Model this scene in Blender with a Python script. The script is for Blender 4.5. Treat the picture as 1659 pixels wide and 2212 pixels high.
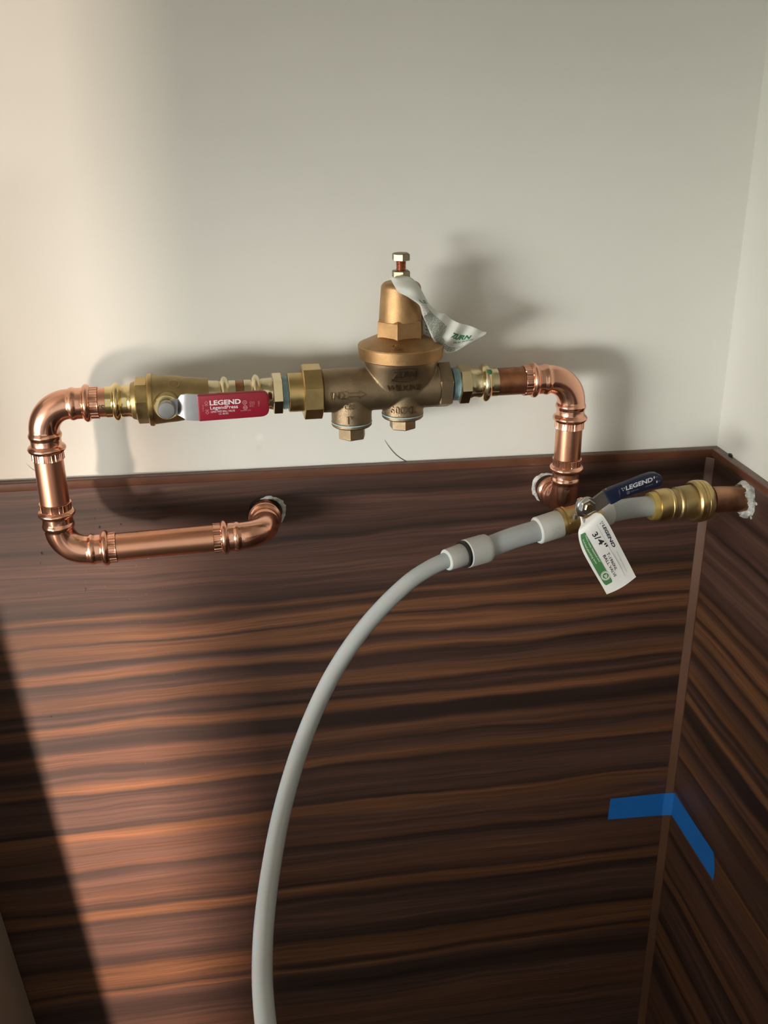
import bpy, bmesh, math, random
from mathutils import Vector, Matrix, noise
random.seed(7)
for o in list(bpy.data.objects):
    bpy.data.objects.remove(o, do_unlink=True)
sc = bpy.context.scene
COL = sc.collection
PI = math.pi

# ------------------------------------------------------------------ camera
FPX, CX, CY = 2150.0, 829.5, 1106.0
YAW, PITCH, ROLL = math.radians(7.263), math.radians(21.983), math.radians(-0.416)
fwd = Vector((math.sin(YAW) * math.cos(PITCH), math.cos(YAW) * math.cos(PITCH), -math.sin(PITCH)))
r0 = Vector((math.cos(YAW), -math.sin(YAW), 0))
u0 = r0.cross(fwd)
RIGHT = math.cos(ROLL) * r0 + math.sin(ROLL) * u0
UP = -math.sin(ROLL) * r0 + math.cos(ROLL) * u0
LEDGE_Z = 1.22            # top of the wood panelling above the floor
def ray(u, v):
    return RIGHT * ((u - CX) / FPX) - UP * ((v - CY) / FPX) + fwd
_r = ray(1549, 963)
_t = 1.05 / _r.y
CAM = Vector((0, 0, LEDGE_Z)) - _r * _t      # the wall corner at ledge height is (0, 0, LEDGE_Z)
cam_data = bpy.data.cameras.new('camera')
cam = bpy.data.objects.new('camera', cam_data)
COL.objects.link(cam)
cam.matrix_world = Matrix(((RIGHT.x, UP.x, -fwd.x, CAM.x), (RIGHT.y, UP.y, -fwd.y, CAM.y), (RIGHT.z, UP.z, -fwd.z, CAM.z), (0, 0, 0, 1)))
cam_data.sensor_fit = 'VERTICAL'
cam_data.sensor_height = 36.0
cam_data.lens = FPX * 36.0 / 2212.0
cam_data.clip_start = 0.02
sc.camera = cam

# ------------------------------------------------------------------ world and lights
sc.view_settings.view_transform = 'Standard'
sc.view_settings.look = 'None'
sc.view_settings.exposure = 0.0
sc.view_settings.gamma = 1.0
sc.view_settings.use_curve_mapping = False
world = bpy.data.worlds.new('world')
sc.world = world
world.use_nodes = True
bgn = world.node_tree.nodes['Background']
bgn.inputs[0].default_value = (0.92, 0.96, 0.89, 1)
bgn.inputs[1].default_value = 0.75

def aim(o, target):
    o.rotation_euler = (Vector(target) - o.location).to_track_quat('-Z', 'Y').to_euler()
# broad daylight from an opening off to the left
for az in (46.5, 56.0):
    la = bpy.data.lights.new('opening_daylight', 'AREA')
    la.shape = 'RECTANGLE'; la.size = 0.9; la.size_y = 0.4
    la.energy = 1.26; la.color = (1.0, 0.985, 0.93)
    la.spread = math.radians(26)
    lo = bpy.data.objects.new('opening_daylight', la); COL.objects.link(lo)
    lo.location = (-0.07 - 2.8 * math.sin(math.radians(az)), -2.8 * math.cos(math.radians(az)), 1.17); aim(lo, (-0.07, 0, 1.20))
# warm light from farther off; the added blocker's edge lets it reach only the left end of the back wall
lb = bpy.data.lights.new('far_warm_light', 'AREA')
lb.shape = 'RECTANGLE'; lb.size = 0.23; lb.size_y = 0.45
lb.energy = 132; lb.color = (1.0, 0.80, 0.66)
lbo = bpy.data.objects.new('far_warm_light', lb); COL.objects.link(lbo)
lbo.location = (-3.05, -4.0, 0.42); aim(lbo, (-0.7, 0, 1.2))
# added fill light, no real source: it brightens the wood below the ledge
ld = bpy.data.lights.new('wood_fill_light', 'AREA')
ld.shape = 'RECTANGLE'; ld.size = 0.30; ld.size_y = 0.25
ld.energy = 3.7; ld.color = (1.0, 0.76, 0.62); ld.spread = math.radians(12)
ldo = bpy.data.objects.new('wood_fill_light', ld); COL.objects.link(ldo)
ldo.location = (-3.13, -4.0, 0.25); aim(ldo, (-0.66, 0, 0.72))

# ------------------------------------------------------------------ geometry helpers
def at(u, v, d):
    """point seen at photo pixel (u, v) at distance d in front of the back wall"""
    q = ray(u, v)
    return CAM + q * ((-d - CAM.y) / q.y)
def at_x(u, v, x):
    q = ray(u, v)
    return CAM + q * ((x - CAM.x) / q.x)
def proj(p):
    q = p - CAM
    z = q.dot(fwd)
    return (CX + FPX * q.dot(RIGHT) / z, CY - FPX * q.dot(UP) / z)
def frame(P, X, up=(0, 0, 1)):
    x = Vector(X).normalized(); z = Vector(up); z = (z - x * z.dot(x)).normalized(); y = z.cross(x)
    return Matrix(((x.x, y.x, z.x, P[0]), (x.y, y.y, z.y, P[1]), (x.z, y.z, z.z, P[2]), (0, 0, 0, 1)))
K = 0.001
AX = {'x': Matrix.Identity(3), 'z': Matrix(((0, 1, 0), (0, 0, 1), (1, 0, 0))), '-y': Matrix(((0, 1, 0), (-1, 0, 0), (0, 0, 1)))}
# columns convention handled in lathe(): axis vector + two radials
AXV = {'x': ((1, 0, 0), (0, 1, 0), (0, 0, 1)), 'z': ((0, 0, 1), (1, 0, 0), (0, 1, 0)), '-y': ((0, -1, 0), (1, 0, 0), (0, 0, 1)),
       '-z': ((0, 0, -1), (0, 1, 0), (1, 0, 0))}
class MB:
    def __init__(s): s.v = []; s.f = []
    def grid(s, rows, close=True, caps=True):
        n = len(rows[0]); b = len(s.v)
        for r in rows: s.v += [tuple(p) for p in r]
        for i in range(len(rows) - 1):
            for j in range(n if close else n - 1):
                k = (j + 1) % n
                s.f.append((b + i * n + j, b + i * n + k, b + (i + 1) * n + k, b + (i + 1) * n + j))
        if caps and close:
            s.f.append(tuple(b + j for j in reversed(range(n))))
            s.f.append(tuple(b + (len(rows) - 1) * n + j for j in range(n)))
        return s
    def lathe(s, prof, axis='x', o=(0, 0, 0), n=48, phase=0.0, rf=None, caps=True):
        a, p, q = (Vector(t) for t in AXV[axis]); o = Vector(o); rows = []
        for (t, r) in prof:
            row = []
            for j in range(n):
                th = 2 * PI * j / n + phase
                rr = rf(t, r, th) if rf else r
                row.append(o + a * t + (p * math.cos(th) + q * math.sin(th)) * rr)
            rows.append(row)
        return s.grid(rows, True, caps)
    def box(s, a, b):
        (x0, y0, z0), (x1, y1, z1) = a, b; k = len(s.v)
        s.v += [(x0, y0, z0), (x1, y0, z0), (x1, y1, z0), (x0, y1, z0), (x0, y0, z1), (x1, y0, z1), (x1, y1, z1), (x0, y1, z1)]
        s.f += [tuple(k + i for i in q) for q in ((3, 2, 1, 0), (4, 5, 6, 7), (0, 1, 5, 4), (1, 2, 6, 5), (2, 3, 7, 6), (3, 0, 4, 7))]
        return s
    def tube(s, pts, rad, n=24, caps=True):
        pts = [Vector(p) for p in pts]; rows = []
        T = [((pts[min(i + 1, len(pts) - 1)] - pts[max(i - 1, 0)]).normalized()) for i in range(len(pts))]
        nrm = T[0].orthogonal().normalized()
        for i, p in enumerate(pts):
            nrm = (nrm - T[i] * nrm.dot(T[i])).normalized(); b = T[i].cross(nrm); row = []
            for j in range(n):
                th = 2 * PI * j / n
                r = rad(i, th) if callable(rad) else rad
                row.append(p + (nrm * math.cos(th) + b * math.sin(th)) * r)
            rows.append(row)
        return s.grid(rows, True, caps)
    def plate(s, outline, y0, y1, inset=0.0):
        """outline in (x, z), extruded from y0 (front) to y1 (back)"""
        n = len(outline)
        cx = sum(p[0] for p in outline) / n; cz = sum(p[1] for p in outline) / n
        def ring(y, k):
            out = []
            for (x, z) in outline:
                dx, dz = x - cx, z - cz; L = math.hypot(dx, dz) or 1
                out.append((x - dx / L * k, y, z - dz / L * k))
            return out
        if inset:
            e = inset if y1 > y0 else -inset
            return s.grid([ring(y0, inset), ring(y0 + e * .3, inset * .3), ring(y0 + e, 0), ring(y1 - e, 0), ring(y1, inset)])
        return s.grid([ring(y0, 0), ring(y1, 0)])
    def xform(s, M, start=0):
        s.v[start:] = [tuple(M @ Vector(p)) for p in s.v[start:]]; return s
    def mesh(s, name, mat, scale=K, smooth=32):
        me = bpy.data.meshes.new(name)
        me.from_pydata([(p[0] * scale, p[1] * scale, p[2] * scale) for p in s.v], [], s.f)
        bm = bmesh.new(); bm.from_mesh(me)
        bmesh.ops.recalc_face_normals(bm, faces=bm.faces); bm.to_mesh(me); bm.free()
        if mat: me.materials.append(mat)
        if smooth:
            me.shade_smooth(); me.set_sharp_from_angle(angle=math.radians(smooth))
        return me
def link(name, me, M=None, parent=None):
    o = bpy.data.objects.new(name, me); COL.objects.link(o)
    if parent: o.parent = parent
    if M is not None:
        if parent: o.matrix_local = M
        else: o.matrix_world = M
    return o
def part(name, mb, mat, parent, label=None, scale=K, smooth=32, M=None):
    o = link(name, mb.mesh(name, mat, scale, smooth), M, parent)
    if label: o['label'] = label
    return o
def tag(o, label, cat, group=None):
    o['label'] = label; o['category'] = cat
    if group: o['group'] = group
    return o
def thing(name, M, label, cat, group=None):
    o = bpy.data.objects.new(name, None); COL.objects.link(o); o.matrix_world = M
    o.empty_display_size = 0.02
    return tag(o, label, cat, group)
def structure(o): o['kind'] = 'structure'; return o
def bump(e, c, w, h, p=1.0):
    t = abs(e - c) / w
    return h * math.cos(t * PI / 2) ** p if t < 1 else 0.0
def rrect(x0, x1, z0, z1, r, n=6):
    out = []
    for (cx, cz, a0) in ((x1 - r, z1 - r, 0), (x0 + r, z1 - r, 90), (x0 + r, z0 + r, 180), (x1 - r, z0 + r, 270)):
        for i in range(n + 1):
            a = math.radians(a0 + 90 * i / n); out.append((cx + r * math.cos(a), cz + r * math.sin(a)))
    return out
_txt = {}
def text_geo(body, bold=0.0, extrude=0.0):
    """unit-height lettering as (verts, faces, width): x right, y up, z out"""
    key = (body, bold, extrude)
    if key in _txt: return _txt[key]
    cu = bpy.data.curves.new('t', 'FONT'); cu.body = body; cu.size = 1.0 / 0.70
    cu.offset = bold; cu.extrude = extrude; cu.resolution_u = 3
    ob = bpy.data.objects.new('t', cu); COL.objects.link(ob)
    bpy.context.view_layer.update()
    dg = bpy.context.evaluated_depsgraph_get()
    me = ob.evaluated_get(dg).to_mesh()
    V = [tuple(v.co) for v in me.vertices]; F = [tuple(p.vertices) for p in me.polygons]
    bpy.data.objects.remove(ob, do_unlink=True); bpy.data.curves.remove(cu)
    x0 = min(v[0] for v in V); x1 = max(v[0] for v in V)
    V = [(v[0] - x0, v[1], v[2]) for v in V]
    _txt[key] = (V, F, x1 - x0)
    return _txt[key]
def put_text(mb, body, fn, x, y, h, w=None, bold=0.0, extrude=0.0):
    """fn(x, y, out) -> point; the text box starts at x, y with cap height h and width w"""
    V, F, W = text_geo(body, bold, extrude)
    sx = (w / W) if w else h
    b = len(mb.v)
    mb.v += [tuple(fn(x + p[0] * sx, y + p[1] * h, p[2] * h)) for p in V]
    mb.f += [tuple(b + i for i in f) for f in F]
    return mb
def put_poly(mb, pts, fn):
    b = len(mb.v); mb.v += [tuple(fn(x, y, 0)) for x, y in pts]; mb.f.append(tuple(range(b, b + len(pts))))
def put_ring(mb, cx, cy, r0_, r1_, fn, n=28):
    b = len(mb.v)
    for i in range(n):
        a = 2 * PI * i / n
        for r in (r0_, r1_): mb.v.append(tuple(fn(cx + r * math.cos(a), cy + r * math.sin(a), 0)))
    for i in range(n):
        j = (i + 1) % n; mb.f.append((b + 2 * i, b + 2 * j, b + 2 * j + 1, b + 2 * i + 1))

# ------------------------------------------------------------------ materials
def new_mat(name, col, rough=0.5, metal=0.0, **kw):
    m = bpy.data.materials.new(name); m.use_nodes = True
    b = m.node_tree.nodes['Principled BSDF']
    b.inputs['Base Color'].default_value = (*col, 1)
    b.inputs['Roughness'].default_value = rough; b.inputs['Metallic'].default_value = metal
    for k, v in kw.items(): b.inputs[k.replace('_', ' ')].default_value = v
    return m
def N(m, t, **kw):
    n = m.node_tree.nodes.new(t)
    for k, v in kw.items(): setattr(n, k, v)
    return n
def L(m, a, b): m.node_tree.links.new(a, b)
def grain(m, scale=900, strength=0.15, dist=0.0004, var=0.0, vscale=40, detail=3, roughvar=0.0):
    """fine relief plus soft colour and gloss variation on a plain material"""
    b = m.node_tree.nodes['Principled BSDF']
    tc = N(m, 'ShaderNodeTexCoord')
    if strength:
        n1 = N(m, 'ShaderNodeTexNoise'); n1.inputs['Scale'].default_value = scale; n1.inputs['Detail'].default_value = detail
        L(m, tc.outputs['Object'], n1.inputs['Vector'])
        bp = N(m, 'ShaderNodeBump'); bp.inputs['Strength'].default_value = strength; bp.inputs['Distance'].default_value = dist
        L(m, n1.outputs['Fac'], bp.inputs['Height']); L(m, bp.outputs['Normal'], b.inputs['Normal'])
    if var or roughvar:
        n2 = N(m, 'ShaderNodeTexNoise'); n2.inputs['Scale'].default_value = vscale; n2.inputs['Detail'].default_value = 5
        L(m, tc.outputs['Object'], n2.inputs['Vector'])
    if var:
        c = b.inputs['Base Color'].default_value[:]
        mr = N(m, 'ShaderNodeMapRange'); mr.inputs['From Min'].default_value = .3; mr.inputs['From Max'].default_value = .7
        mr.inputs['To Min'].default_value = 1 - var; mr.inputs['To Max'].default_value = 1 + var
        L(m, n2.outputs['Fac'], mr.inputs['Value'])
        mx = N(m, 'ShaderNodeVectorMath', operation='SCALE'); mx.inputs[0].default_value = c[:3]
        L(m, mr.outputs['Result'], mx.inputs['Scale']); L(m, mx.outputs['Vector'], b.inputs['Base Color'])
    if roughvar:
        r = b.inputs['Roughness'].default_value
        mr2 = N(m, 'ShaderNodeMapRange'); mr2.inputs['From Min'].default_value = .3; mr2.inputs['From Max'].default_value = .7
        mr2.inputs['To Min'].default_value = max(0.02, r - roughvar); mr2.inputs['To Max'].default_value = r + roughvar
        L(m, n2.outputs['Fac'], mr2.inputs['Value']); L(m, mr2.outputs['Result'], b.inputs['Roughness'])
    return m
M_ = {}
M_['copper'] = grain(new_mat('copper', (0.88, 0.475, 0.335), 0.20, 1.0), 500, 0.0, .0003, .05, 45, roughvar=.06)
M_['copper_tube'] = grain(new_mat('copper_tube', (0.78, 0.39, 0.25), 0.30, 1.0), 700, 0.0, .0003, .03, 60)
M_['copper_old'] = grain(new_mat('copper_old', (0.36, 0.16, 0.085), 0.42, 1.0), 500, 0.15, .0004, .35, 70)
M_['brass'] = grain(new_mat('brass', (0.83, 0.66, 0.33), 0.16, 1.0), 600, 0.03, .0003, .06, 50, roughvar=.05)
M_['brass_pale'] = grain(new_mat('brass_pale', (0.76, 0.65, 0.42), 0.18, 1.0), 600, 0.03, .0003, .08, 50, roughvar=.05)
M_['brass_satin'] = grain(new_mat('brass_satin', (0.57, 0.42, 0.19), 0.34, 1.0), 900, 0.12, .0004, .15, 60, roughvar=.08)
M_['brass_cast'] = grain(new_mat('brass_cast', (0.40, 0.295, 0.14), 0.44, 1.0), 1100, 0.30, .0005, .15, 60)
M_['bronze'] = grain(new_mat('bronze', (0.300, 0.222, 0.138), 0.46, 1.0), 1400, 0.55, .0006, .16, 70)
M_['bronze_mark'] = grain(new_mat('bronze_mark', (0.235, 0.165, 0.10), 0.40, 1.0), 800, 0.3, .0006, .1, 70)
M_['bronze_warm'] = grain(new_mat('bronze_warm', (0.44, 0.265, 0.125), 0.44, 1.0), 1400, 0.5, .0006, .16, 70)
M_['bolt'] = grain(new_mat('bolt', (0.29, 0.24, 0.16), 0.42, 1.0), 500, 0.05, .0003, .12, 120)
M_['bolt_thread'] = new_mat('bolt_thread', (0.52, 0.26, 0.18), 0.36, 1.0)
M_['steel'] = grain(new_mat('steel', (0.46, 0.46, 0.48), 0.40, 1.0), 500, 0.05, .0003, .08, 90)
M_['steel_dull'] = grain(new_mat('steel_dull', (0.36, 0.36, 0.36), 0.45, 1.0), 500, 0.08, .0003, .1, 90)
M_['zinc'] = grain(new_mat('zinc', (0.68, 0.68, 0.66), 0.26, 1.0), 500, 0.04, .0003, .12, 90)
M_['red'] = grain(new_mat('red_vinyl', (0.25, 0.008, 0.022), 0.42), 900, 0.06, .0003, .05, 60)
M_['blue'] = grain(new_mat('blue_vinyl', (0.011, 0.0165, 0.042), 0.40), 900, 0.06, .0003, .05, 60)
M_['print_pale'] = new_mat('print_pale', (0.72, 0.66, 0.66), 0.6)
M_['print_faint'] = new_mat('print_faint', (0.52, 0.26, 0.28), 0.6)
M_['print_white'] = new_mat('print_white', (0.62, 0.63, 0.66), 0.6)
M_['print_dim'] = new_mat('print_dim', (0.20, 0.21, 0.26), 0.6)
M_['print_navy'] = new_mat('print_navy', (0.030, 0.022, 0.06), 0.6)
M_['print_black'] = new_mat('print_black', (0.025, 0.023, 0.024), 0.6)
M_['print_grey'] = new_mat('print_grey', (0.34, 0.34, 0.34), 0.6)
M_['print_smoke'] = new_mat('print_smoke', (0.19, 0.22, 0.18), 0.6)
M_['print_green'] = new_mat('print_green', (0.062, 0.20, 0.066), 0.55)
M_['print_green_dark'] = new_mat('print_green_dark', (0.02, 0.17, 0.07), 0.55)
M_['paper'] = grain(new_mat('paper', (0.78, 0.77, 0.74), 0.55), 300, 0.05, .0005, .03, 40)
M_['film'] = grain(new_mat('tag_film', (0.66, 0.67, 0.61), 0.38), 260, 0.2, .0012, .05, 40)
M_['pex'] = grain(new_mat('pex_tube', (0.43, 0.465, 0.47), 0.20, Subsurface_Weight=0.5, Subsurface_Scale=0.01), 300, 0.02, .0003, .03, 30)
M_['pex_collar'] = grain(new_mat('pex_collar', (0.57, 0.58, 0.56), 0.38, Subsurface_Weight=0.4, Subsurface_Scale=0.008), 500, 0.04, .0003, .04, 60)
M_['seal_tape'] = grain(new_mat('seal_tape', (0.33, 0.47, 0.51), 0.5), 1500, 0.2, .0003, .2, 160)
M_['black_plastic'] = new_mat('black_plastic', (0.012, 0.012, 0.012), 0.35)
M_['tape'] = grain(new_mat('masking_tape', (0.002, 0.130, 0.44), 0.75), 700, 0.15, .0003, .05, 40)
M_['caulk'] = grain(new_mat('caulk', (0.50, 0.50, 0.465), 0.6), 420, 0.8, .002, .38, 190)
M_['near_black'] = new_mat('near_black', (0.012, 0.010, 0.009), 0.9)
M_['ink_blue'] = new_mat('ink_blue', (0.30, 0.36, 0.52), 0.6)
M_['ink_soft'] = new_mat('ink_soft', (0.42, 0.43, 0.42), 0.6)
M_['hair'] = new_mat('hair', (0.02, 0.017, 0.02), 0.5)
M_['water'] = new_mat('water', (1, 1, 1), 0.02, 0.0, Transmission_Weight=1.0, IOR=1.33)
M_['laminate_grey'] = grain(new_mat('laminate_grey', (0.34, 0.29, 0.23), 0.6), 200, 0.05, .0003, .05, 8)
M_['floor'] = grain(new_mat('floor_tile', (0.10, 0.08, 0.065), 0.5), 60, 0.05, .001, .15, 6)

def wall_material():
    m = grain(new_mat('wall_paint', (0.70, 0.69, 0.635), 0.55), 160, 0.05, .0008, .025, 5, detail=6)
    # two old smudges on the paint: a yellowish one over the pipe joint, a grey fleck below it
    b = m.node_tree.nodes['Principled BSDF']; src = b.inputs['Base Color'].links[0].from_socket
    tc = N(m, 'ShaderNodeTexCoord'); nz = N(m, 'ShaderNodeTexNoise'); nz.inputs['Scale'].default_value = 90; nz.inputs['Detail'].default_value = 4
    L(m, tc.outputs['Object'], nz.inputs['Vector'])
    for (u, v, rad, col, k) in ((688, 772, .022, (0.52, 0.42, 0.24), .55), (640, 752, .03, (0.60, 0.55, 0.44), .4), (560, 944, .006, (0.86, 0.85, 0.82), .9), (560, 968, .005, (0.52, 0.50, 0.46), .5)):
        dn = N(m, 'ShaderNodeVectorMath', operation='DISTANCE'); dn.inputs[1].default_value = at(u, v, 0); L(m, tc.outputs['Object'], dn.inputs[0])
        mr = N(m, 'ShaderNodeMapRange'); mr.inputs['From Min'].default_value = rad; mr.inputs['From Max'].default_value = 0; mr.inputs['To Max'].default_value = k
        L(m, dn.outputs['Value'], mr.inputs['Value'])
        mu = N(m, 'ShaderNodeMath', operation='MULTIPLY'); L(m, mr.outputs[0], mu.inputs[0]); L(m, nz.outputs['Fac'], mu.inputs[1])
        mx = N(m, 'ShaderNodeMix', data_type='RGBA'); L(m, mu.outputs[0], mx.inputs['Factor']); L(m, src, mx.inputs['A']); mx.inputs['B'].default_value = (*col, 1); src = mx.outputs['Result']
    L(m, src, b.inputs['Base Color'])
    return m
M_['wall'] = wall_material()

# streak colours of the walnut laminate, by height (photo rows measured on the lit part of the wall)
WB, WO, WD, WR = (0.064, 0.0300, 0.0205), (0.114, 0.047, 0.0205), (0.026, 0.0120, 0.0080), (0.084, 0.0355, 0.0190)
STREAKS = [(1062, WB), (1085, WD), (1100, WB), (1150, WB), (1165, WD), (1180, WB), (1235, WB), (1262, WB), (1300, WD), (1311, WO), (1322, WD), (1346, WO), (1358, WO), (1367, WD),
           (1376, WO), (1398, WO), (1412, WD), (1424, WB), (1430, WO), (1436, WO), (1447, WD), (1468, WB), (1484, WO), (1497, WO), (1507, WD),
           (1521, WB), (1530, WD), (1540, WO), (1551, WO), (1562, WD), (1590, WD), (1604, WR), (1625, WR), (1636, WD), (1655, WB), (1668, WO), (1677, WO), (1684, WD), (1700, WB),
           (1750, WB), (1763, WD), (1768, WO), (1786, WO), (1798, WB), (1809, WR), (1815, WR), (1826, WB), (1845, WR), (1853, WD), (1872, WB), (1897, WR), (1918, WR), (1934, WD), (1941, WO),
           (1954, WO), (1963, WD), (1985, WB), (2030, WB), (2055, WD), (2066, WO), (2098, WO), (2110, WD), (2119, WO), (2126, WB), (2150, WD), (2180, WB), (2212, WR), (2290, WB)]
def wood_material(name, along):
    m = new_mat(name, (0.1, 0.05, 0.03), 0.48)
    m.node_tree.nodes['Principled BSDF'].inputs['Specular IOR Level'].default_value = 0.45
    b = m.node_tree.nodes['Principled BSDF']
    tc = N(m, 'ShaderNodeTexCoord'); sp = N(m, 'ShaderNodeSeparateXYZ'); L(m, tc.outputs['Object'], sp.inputs[0])
    def noise_on(ka, kz, detail, off=0.0):
        ma = N(m, 'ShaderNodeMath', operation='MULTIPLY'); ma.inputs[1].default_value = ka; L(m, sp.outputs[along], ma.inputs[0])
        mz = N(m, 'ShaderNodeMath', operation='MULTIPLY'); mz.inputs[1].default_value = kz; L(m, zsock, mz.inputs[0])
        cb = N(m, 'ShaderNodeCombineXYZ'); L(m, ma.outputs[0], cb.inputs[0]); L(m, mz.outputs[0], cb.inputs[2]); cb.inputs[1].default_value = off
        n = N(m, 'ShaderNodeTexNoise'); n.inputs['Scale'].default_value = 1; n.inputs['Detail'].default_value = detail
        L(m, cb.outputs[0], n.inputs['Vector']); return n.outputs['Fac']
    zsock = sp.outputs['Z']
    x440 = at(440, 1600, .008).x
    sh = N(m, 'ShaderNodeMath', operation='MULTIPLY_ADD'); sh.inputs[1].default_value = -0.028; sh.inputs[2].default_value = 0.028 * x440
    L(m, sp.outputs[along], sh.inputs[0])
    z1 = N(m, 'ShaderNodeMath', operation='ADD'); L(m, sp.outputs['Z'], z1.inputs[0])
    if along == 'X': L(m, sh.outputs[0], z1.inputs[1])
    else: z1.inputs[1].default_value = 0.017
    w1 = noise_on(3.2, 9, 2.0, 3.1)
    w2 = noise_on(14, 60, 2.0, 9.7)
    a1 = N(m, 'ShaderNodeMath', operation='MULTIPLY_ADD'); a1.inputs[1].default_value = 0.024; a1.inputs[2].default_value = -0.012; L(m, w1, a1.inputs[0])
    a2 = N(m, 'ShaderNodeMath', operation='MULTIPLY_ADD'); a2.inputs[1].default_value = 0.006; L(m, w2, a2.inputs[0]); L(m, a1.outputs[0], a2.inputs[2])
    zz = N(m, 'ShaderNodeMath', operation='ADD'); L(m, z1.outputs[0], zz.inputs[0]); L(m, a2.outputs[0], zz.inputs[1])
    zsock = zz.outputs[0]
    # two ramps hold the streaks above and below one another
    zs = [(at(440, v, .008).z, c) for v, c in STREAKS]
    zs.sort(key=lambda t: t[0])
    ramps = []
    parts = []
    for i in range(0, len(zs), 30): parts.append(zs[max(0, i - 1):i + 30])
    for seg in parts:
        lo_, hi_ = seg[0][0], seg[-1][0]
        mr = N(m, 'ShaderNodeMapRange'); mr.inputs['From Min'].default_value = lo_; mr.inputs['From Max'].default_value = hi_; L(m, zsock, mr.inputs['Value'])
        cr = N(m, 'ShaderNodeValToRGB'); el = cr.color_ramp.elements
        while len(el) > 1: el.remove(el[0])
        el[0].position = 0; el[0].color = (*seg[0][1], 1)
        for z, c in seg[1:]:
            e = el.new((z - lo_) / (hi_ - lo_)); e.color = (*c, 1)
        L(m, mr.outputs[0], cr.inputs[0]); ramps.append((hi_, cr.outputs['Color']))
    col = ramps[0][1]
    for i in range(1, len(ramps)):
        st = N(m, 'ShaderNodeMath', operation='GREATER_THAN'); st.inputs[1].default_value = ramps[i - 1][0]; L(m, zsock, st.inputs[0])
        mx = N(m, 'ShaderNodeMix', data_type='RGBA'); L(m, st.outputs[0], mx.inputs['Factor']); L(m, col, mx.inputs['A']); L(m, ramps[i][1], mx.inputs['B']); col = mx.outputs['Result']
    f1 = noise_on(7, 480, 4.0, 1.3); f2 = noise_on(2.2, 75, 3.0, 5.2)
    def remap(s, lo_, hi_):
        r = N(m, 'ShaderNodeMapRange'); r.inputs['From Min'].default_value = .3; r.inputs['From Max'].default_value = .7
        r.inputs['To Min'].default_value = lo_; r.inputs['To Max'].default_value = hi_; L(m, s, r.inputs['Value']); return r.outputs[0]
    f3 = noise_on(16, 1500, 3.0, 7.7); f4 = noise_on(3.0, 210, 3.0, 2.9)
    m3 = N(m, 'ShaderNodeMath', operation='MULTIPLY'); L(m, remap(f3, .84, 1.16), m3.inputs[0]); L(m, remap(f4, .74, 1.26), m3.inputs[1])
    m2 = N(m, 'ShaderNodeMath', operation='MULTIPLY'); L(m, remap(f1, .76, 1.24), m2.inputs[0]); L(m, m3.outputs[0], m2.inputs[1])
    mm = N(m, 'ShaderNodeMath', operation='MULTIPLY'); L(m, m2.outputs[0], mm.inputs[0]); L(m, remap(f2, .70, 1.30), mm.inputs[1])
    vs = N(m, 'ShaderNodeVectorMath', operation='SCALE'); L(m, col, vs.inputs[0]); L(m, mm.outputs[0], vs.inputs['Scale'])
    L(m, vs.outputs[0], b.inputs['Base Color'])
    bp = N(m, 'ShaderNodeBump'); bp.inputs['Strength'].default_value = .06; bp.inputs['Distance'].default_value = .0003
    L(m, f1, bp.inputs['Height']); L(m, bp.outputs[0], b.inputs['Normal'])
    return m
M_['wood'] = wood_material('walnut_laminate', 'X')
M_['wood_side'] = wood_material('walnut_laminate_side', 'Y')
M_['edge'] = grain(new_mat('walnut_edging', (0.105, 0.042, 0.023), 0.27), 300, 0.05, .0003, .18, 25)
M_['corner_edge'] = grain(new_mat('walnut_corner_edging', (0.095, 0.040, 0.020), 0.38), 300, 0.05, .0003, .15, 25)

# ------------------------------------------------------------------ the setting
T0 = 0.008                       # panel thickness
XL = -2.6; YF = -4.6; ZC = 2.5
def bx(a, b): return MB().box(a, b)
wall_back = structure(link('wall_back', bx((XL, 0, 0), (0.1, 0.1, ZC)).mesh('wall_back', M_['wall'], 1, 0)))
wall_right = structure(link('wall_right', bx((0, -2.4, 0), (0.1, 0, ZC)).mesh('wall_right', M_['wall'], 1, 0)))
wall_right['label'] = 'off white wall meeting the back wall in the corner'
floor = structure(link('floor', bx((XL - 1, YF, -0.05), (0.1, 0.1, 0)).mesh('floor', M_['floor'], 1, 0)))
ceiling = structure(link('ceiling', bx((XL, -2.4, ZC), (0.1, 0.1, ZC + .05)).mesh('ceiling', M_['wall'], 1, 0)))
BLOCKER_X = -1.28                    # added unseen blocker to the left; its front end cuts off the far warm light
BLOCKER_Y = -4.0 * (BLOCKER_X + 0.572) / (-3.05 + 0.572)
light_blocker = structure(link('light_blocker', bx((BLOCKER_X - .05, BLOCKER_Y - 1.2, 0), (BLOCKER_X, BLOCKER_Y, ZC)).mesh('light_blocker', M_['wall'], 1, 0)))
SH = 0.0098                      # height of the edging strip
part('wood_panel', bx((XL, -T0, 0), (-T0, 0, LEDGE_Z - SH)), M_['wood'], wall_back, 'dark walnut panel with orange horizontal streaks', 1, 0)
part('wood_panel', bx((-T0, -2.4, 0), (0, 0, LEDGE_Z - SH)), M_['wood_side'], wall_right, 'dark walnut panel in shade', 1, 0)
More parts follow.
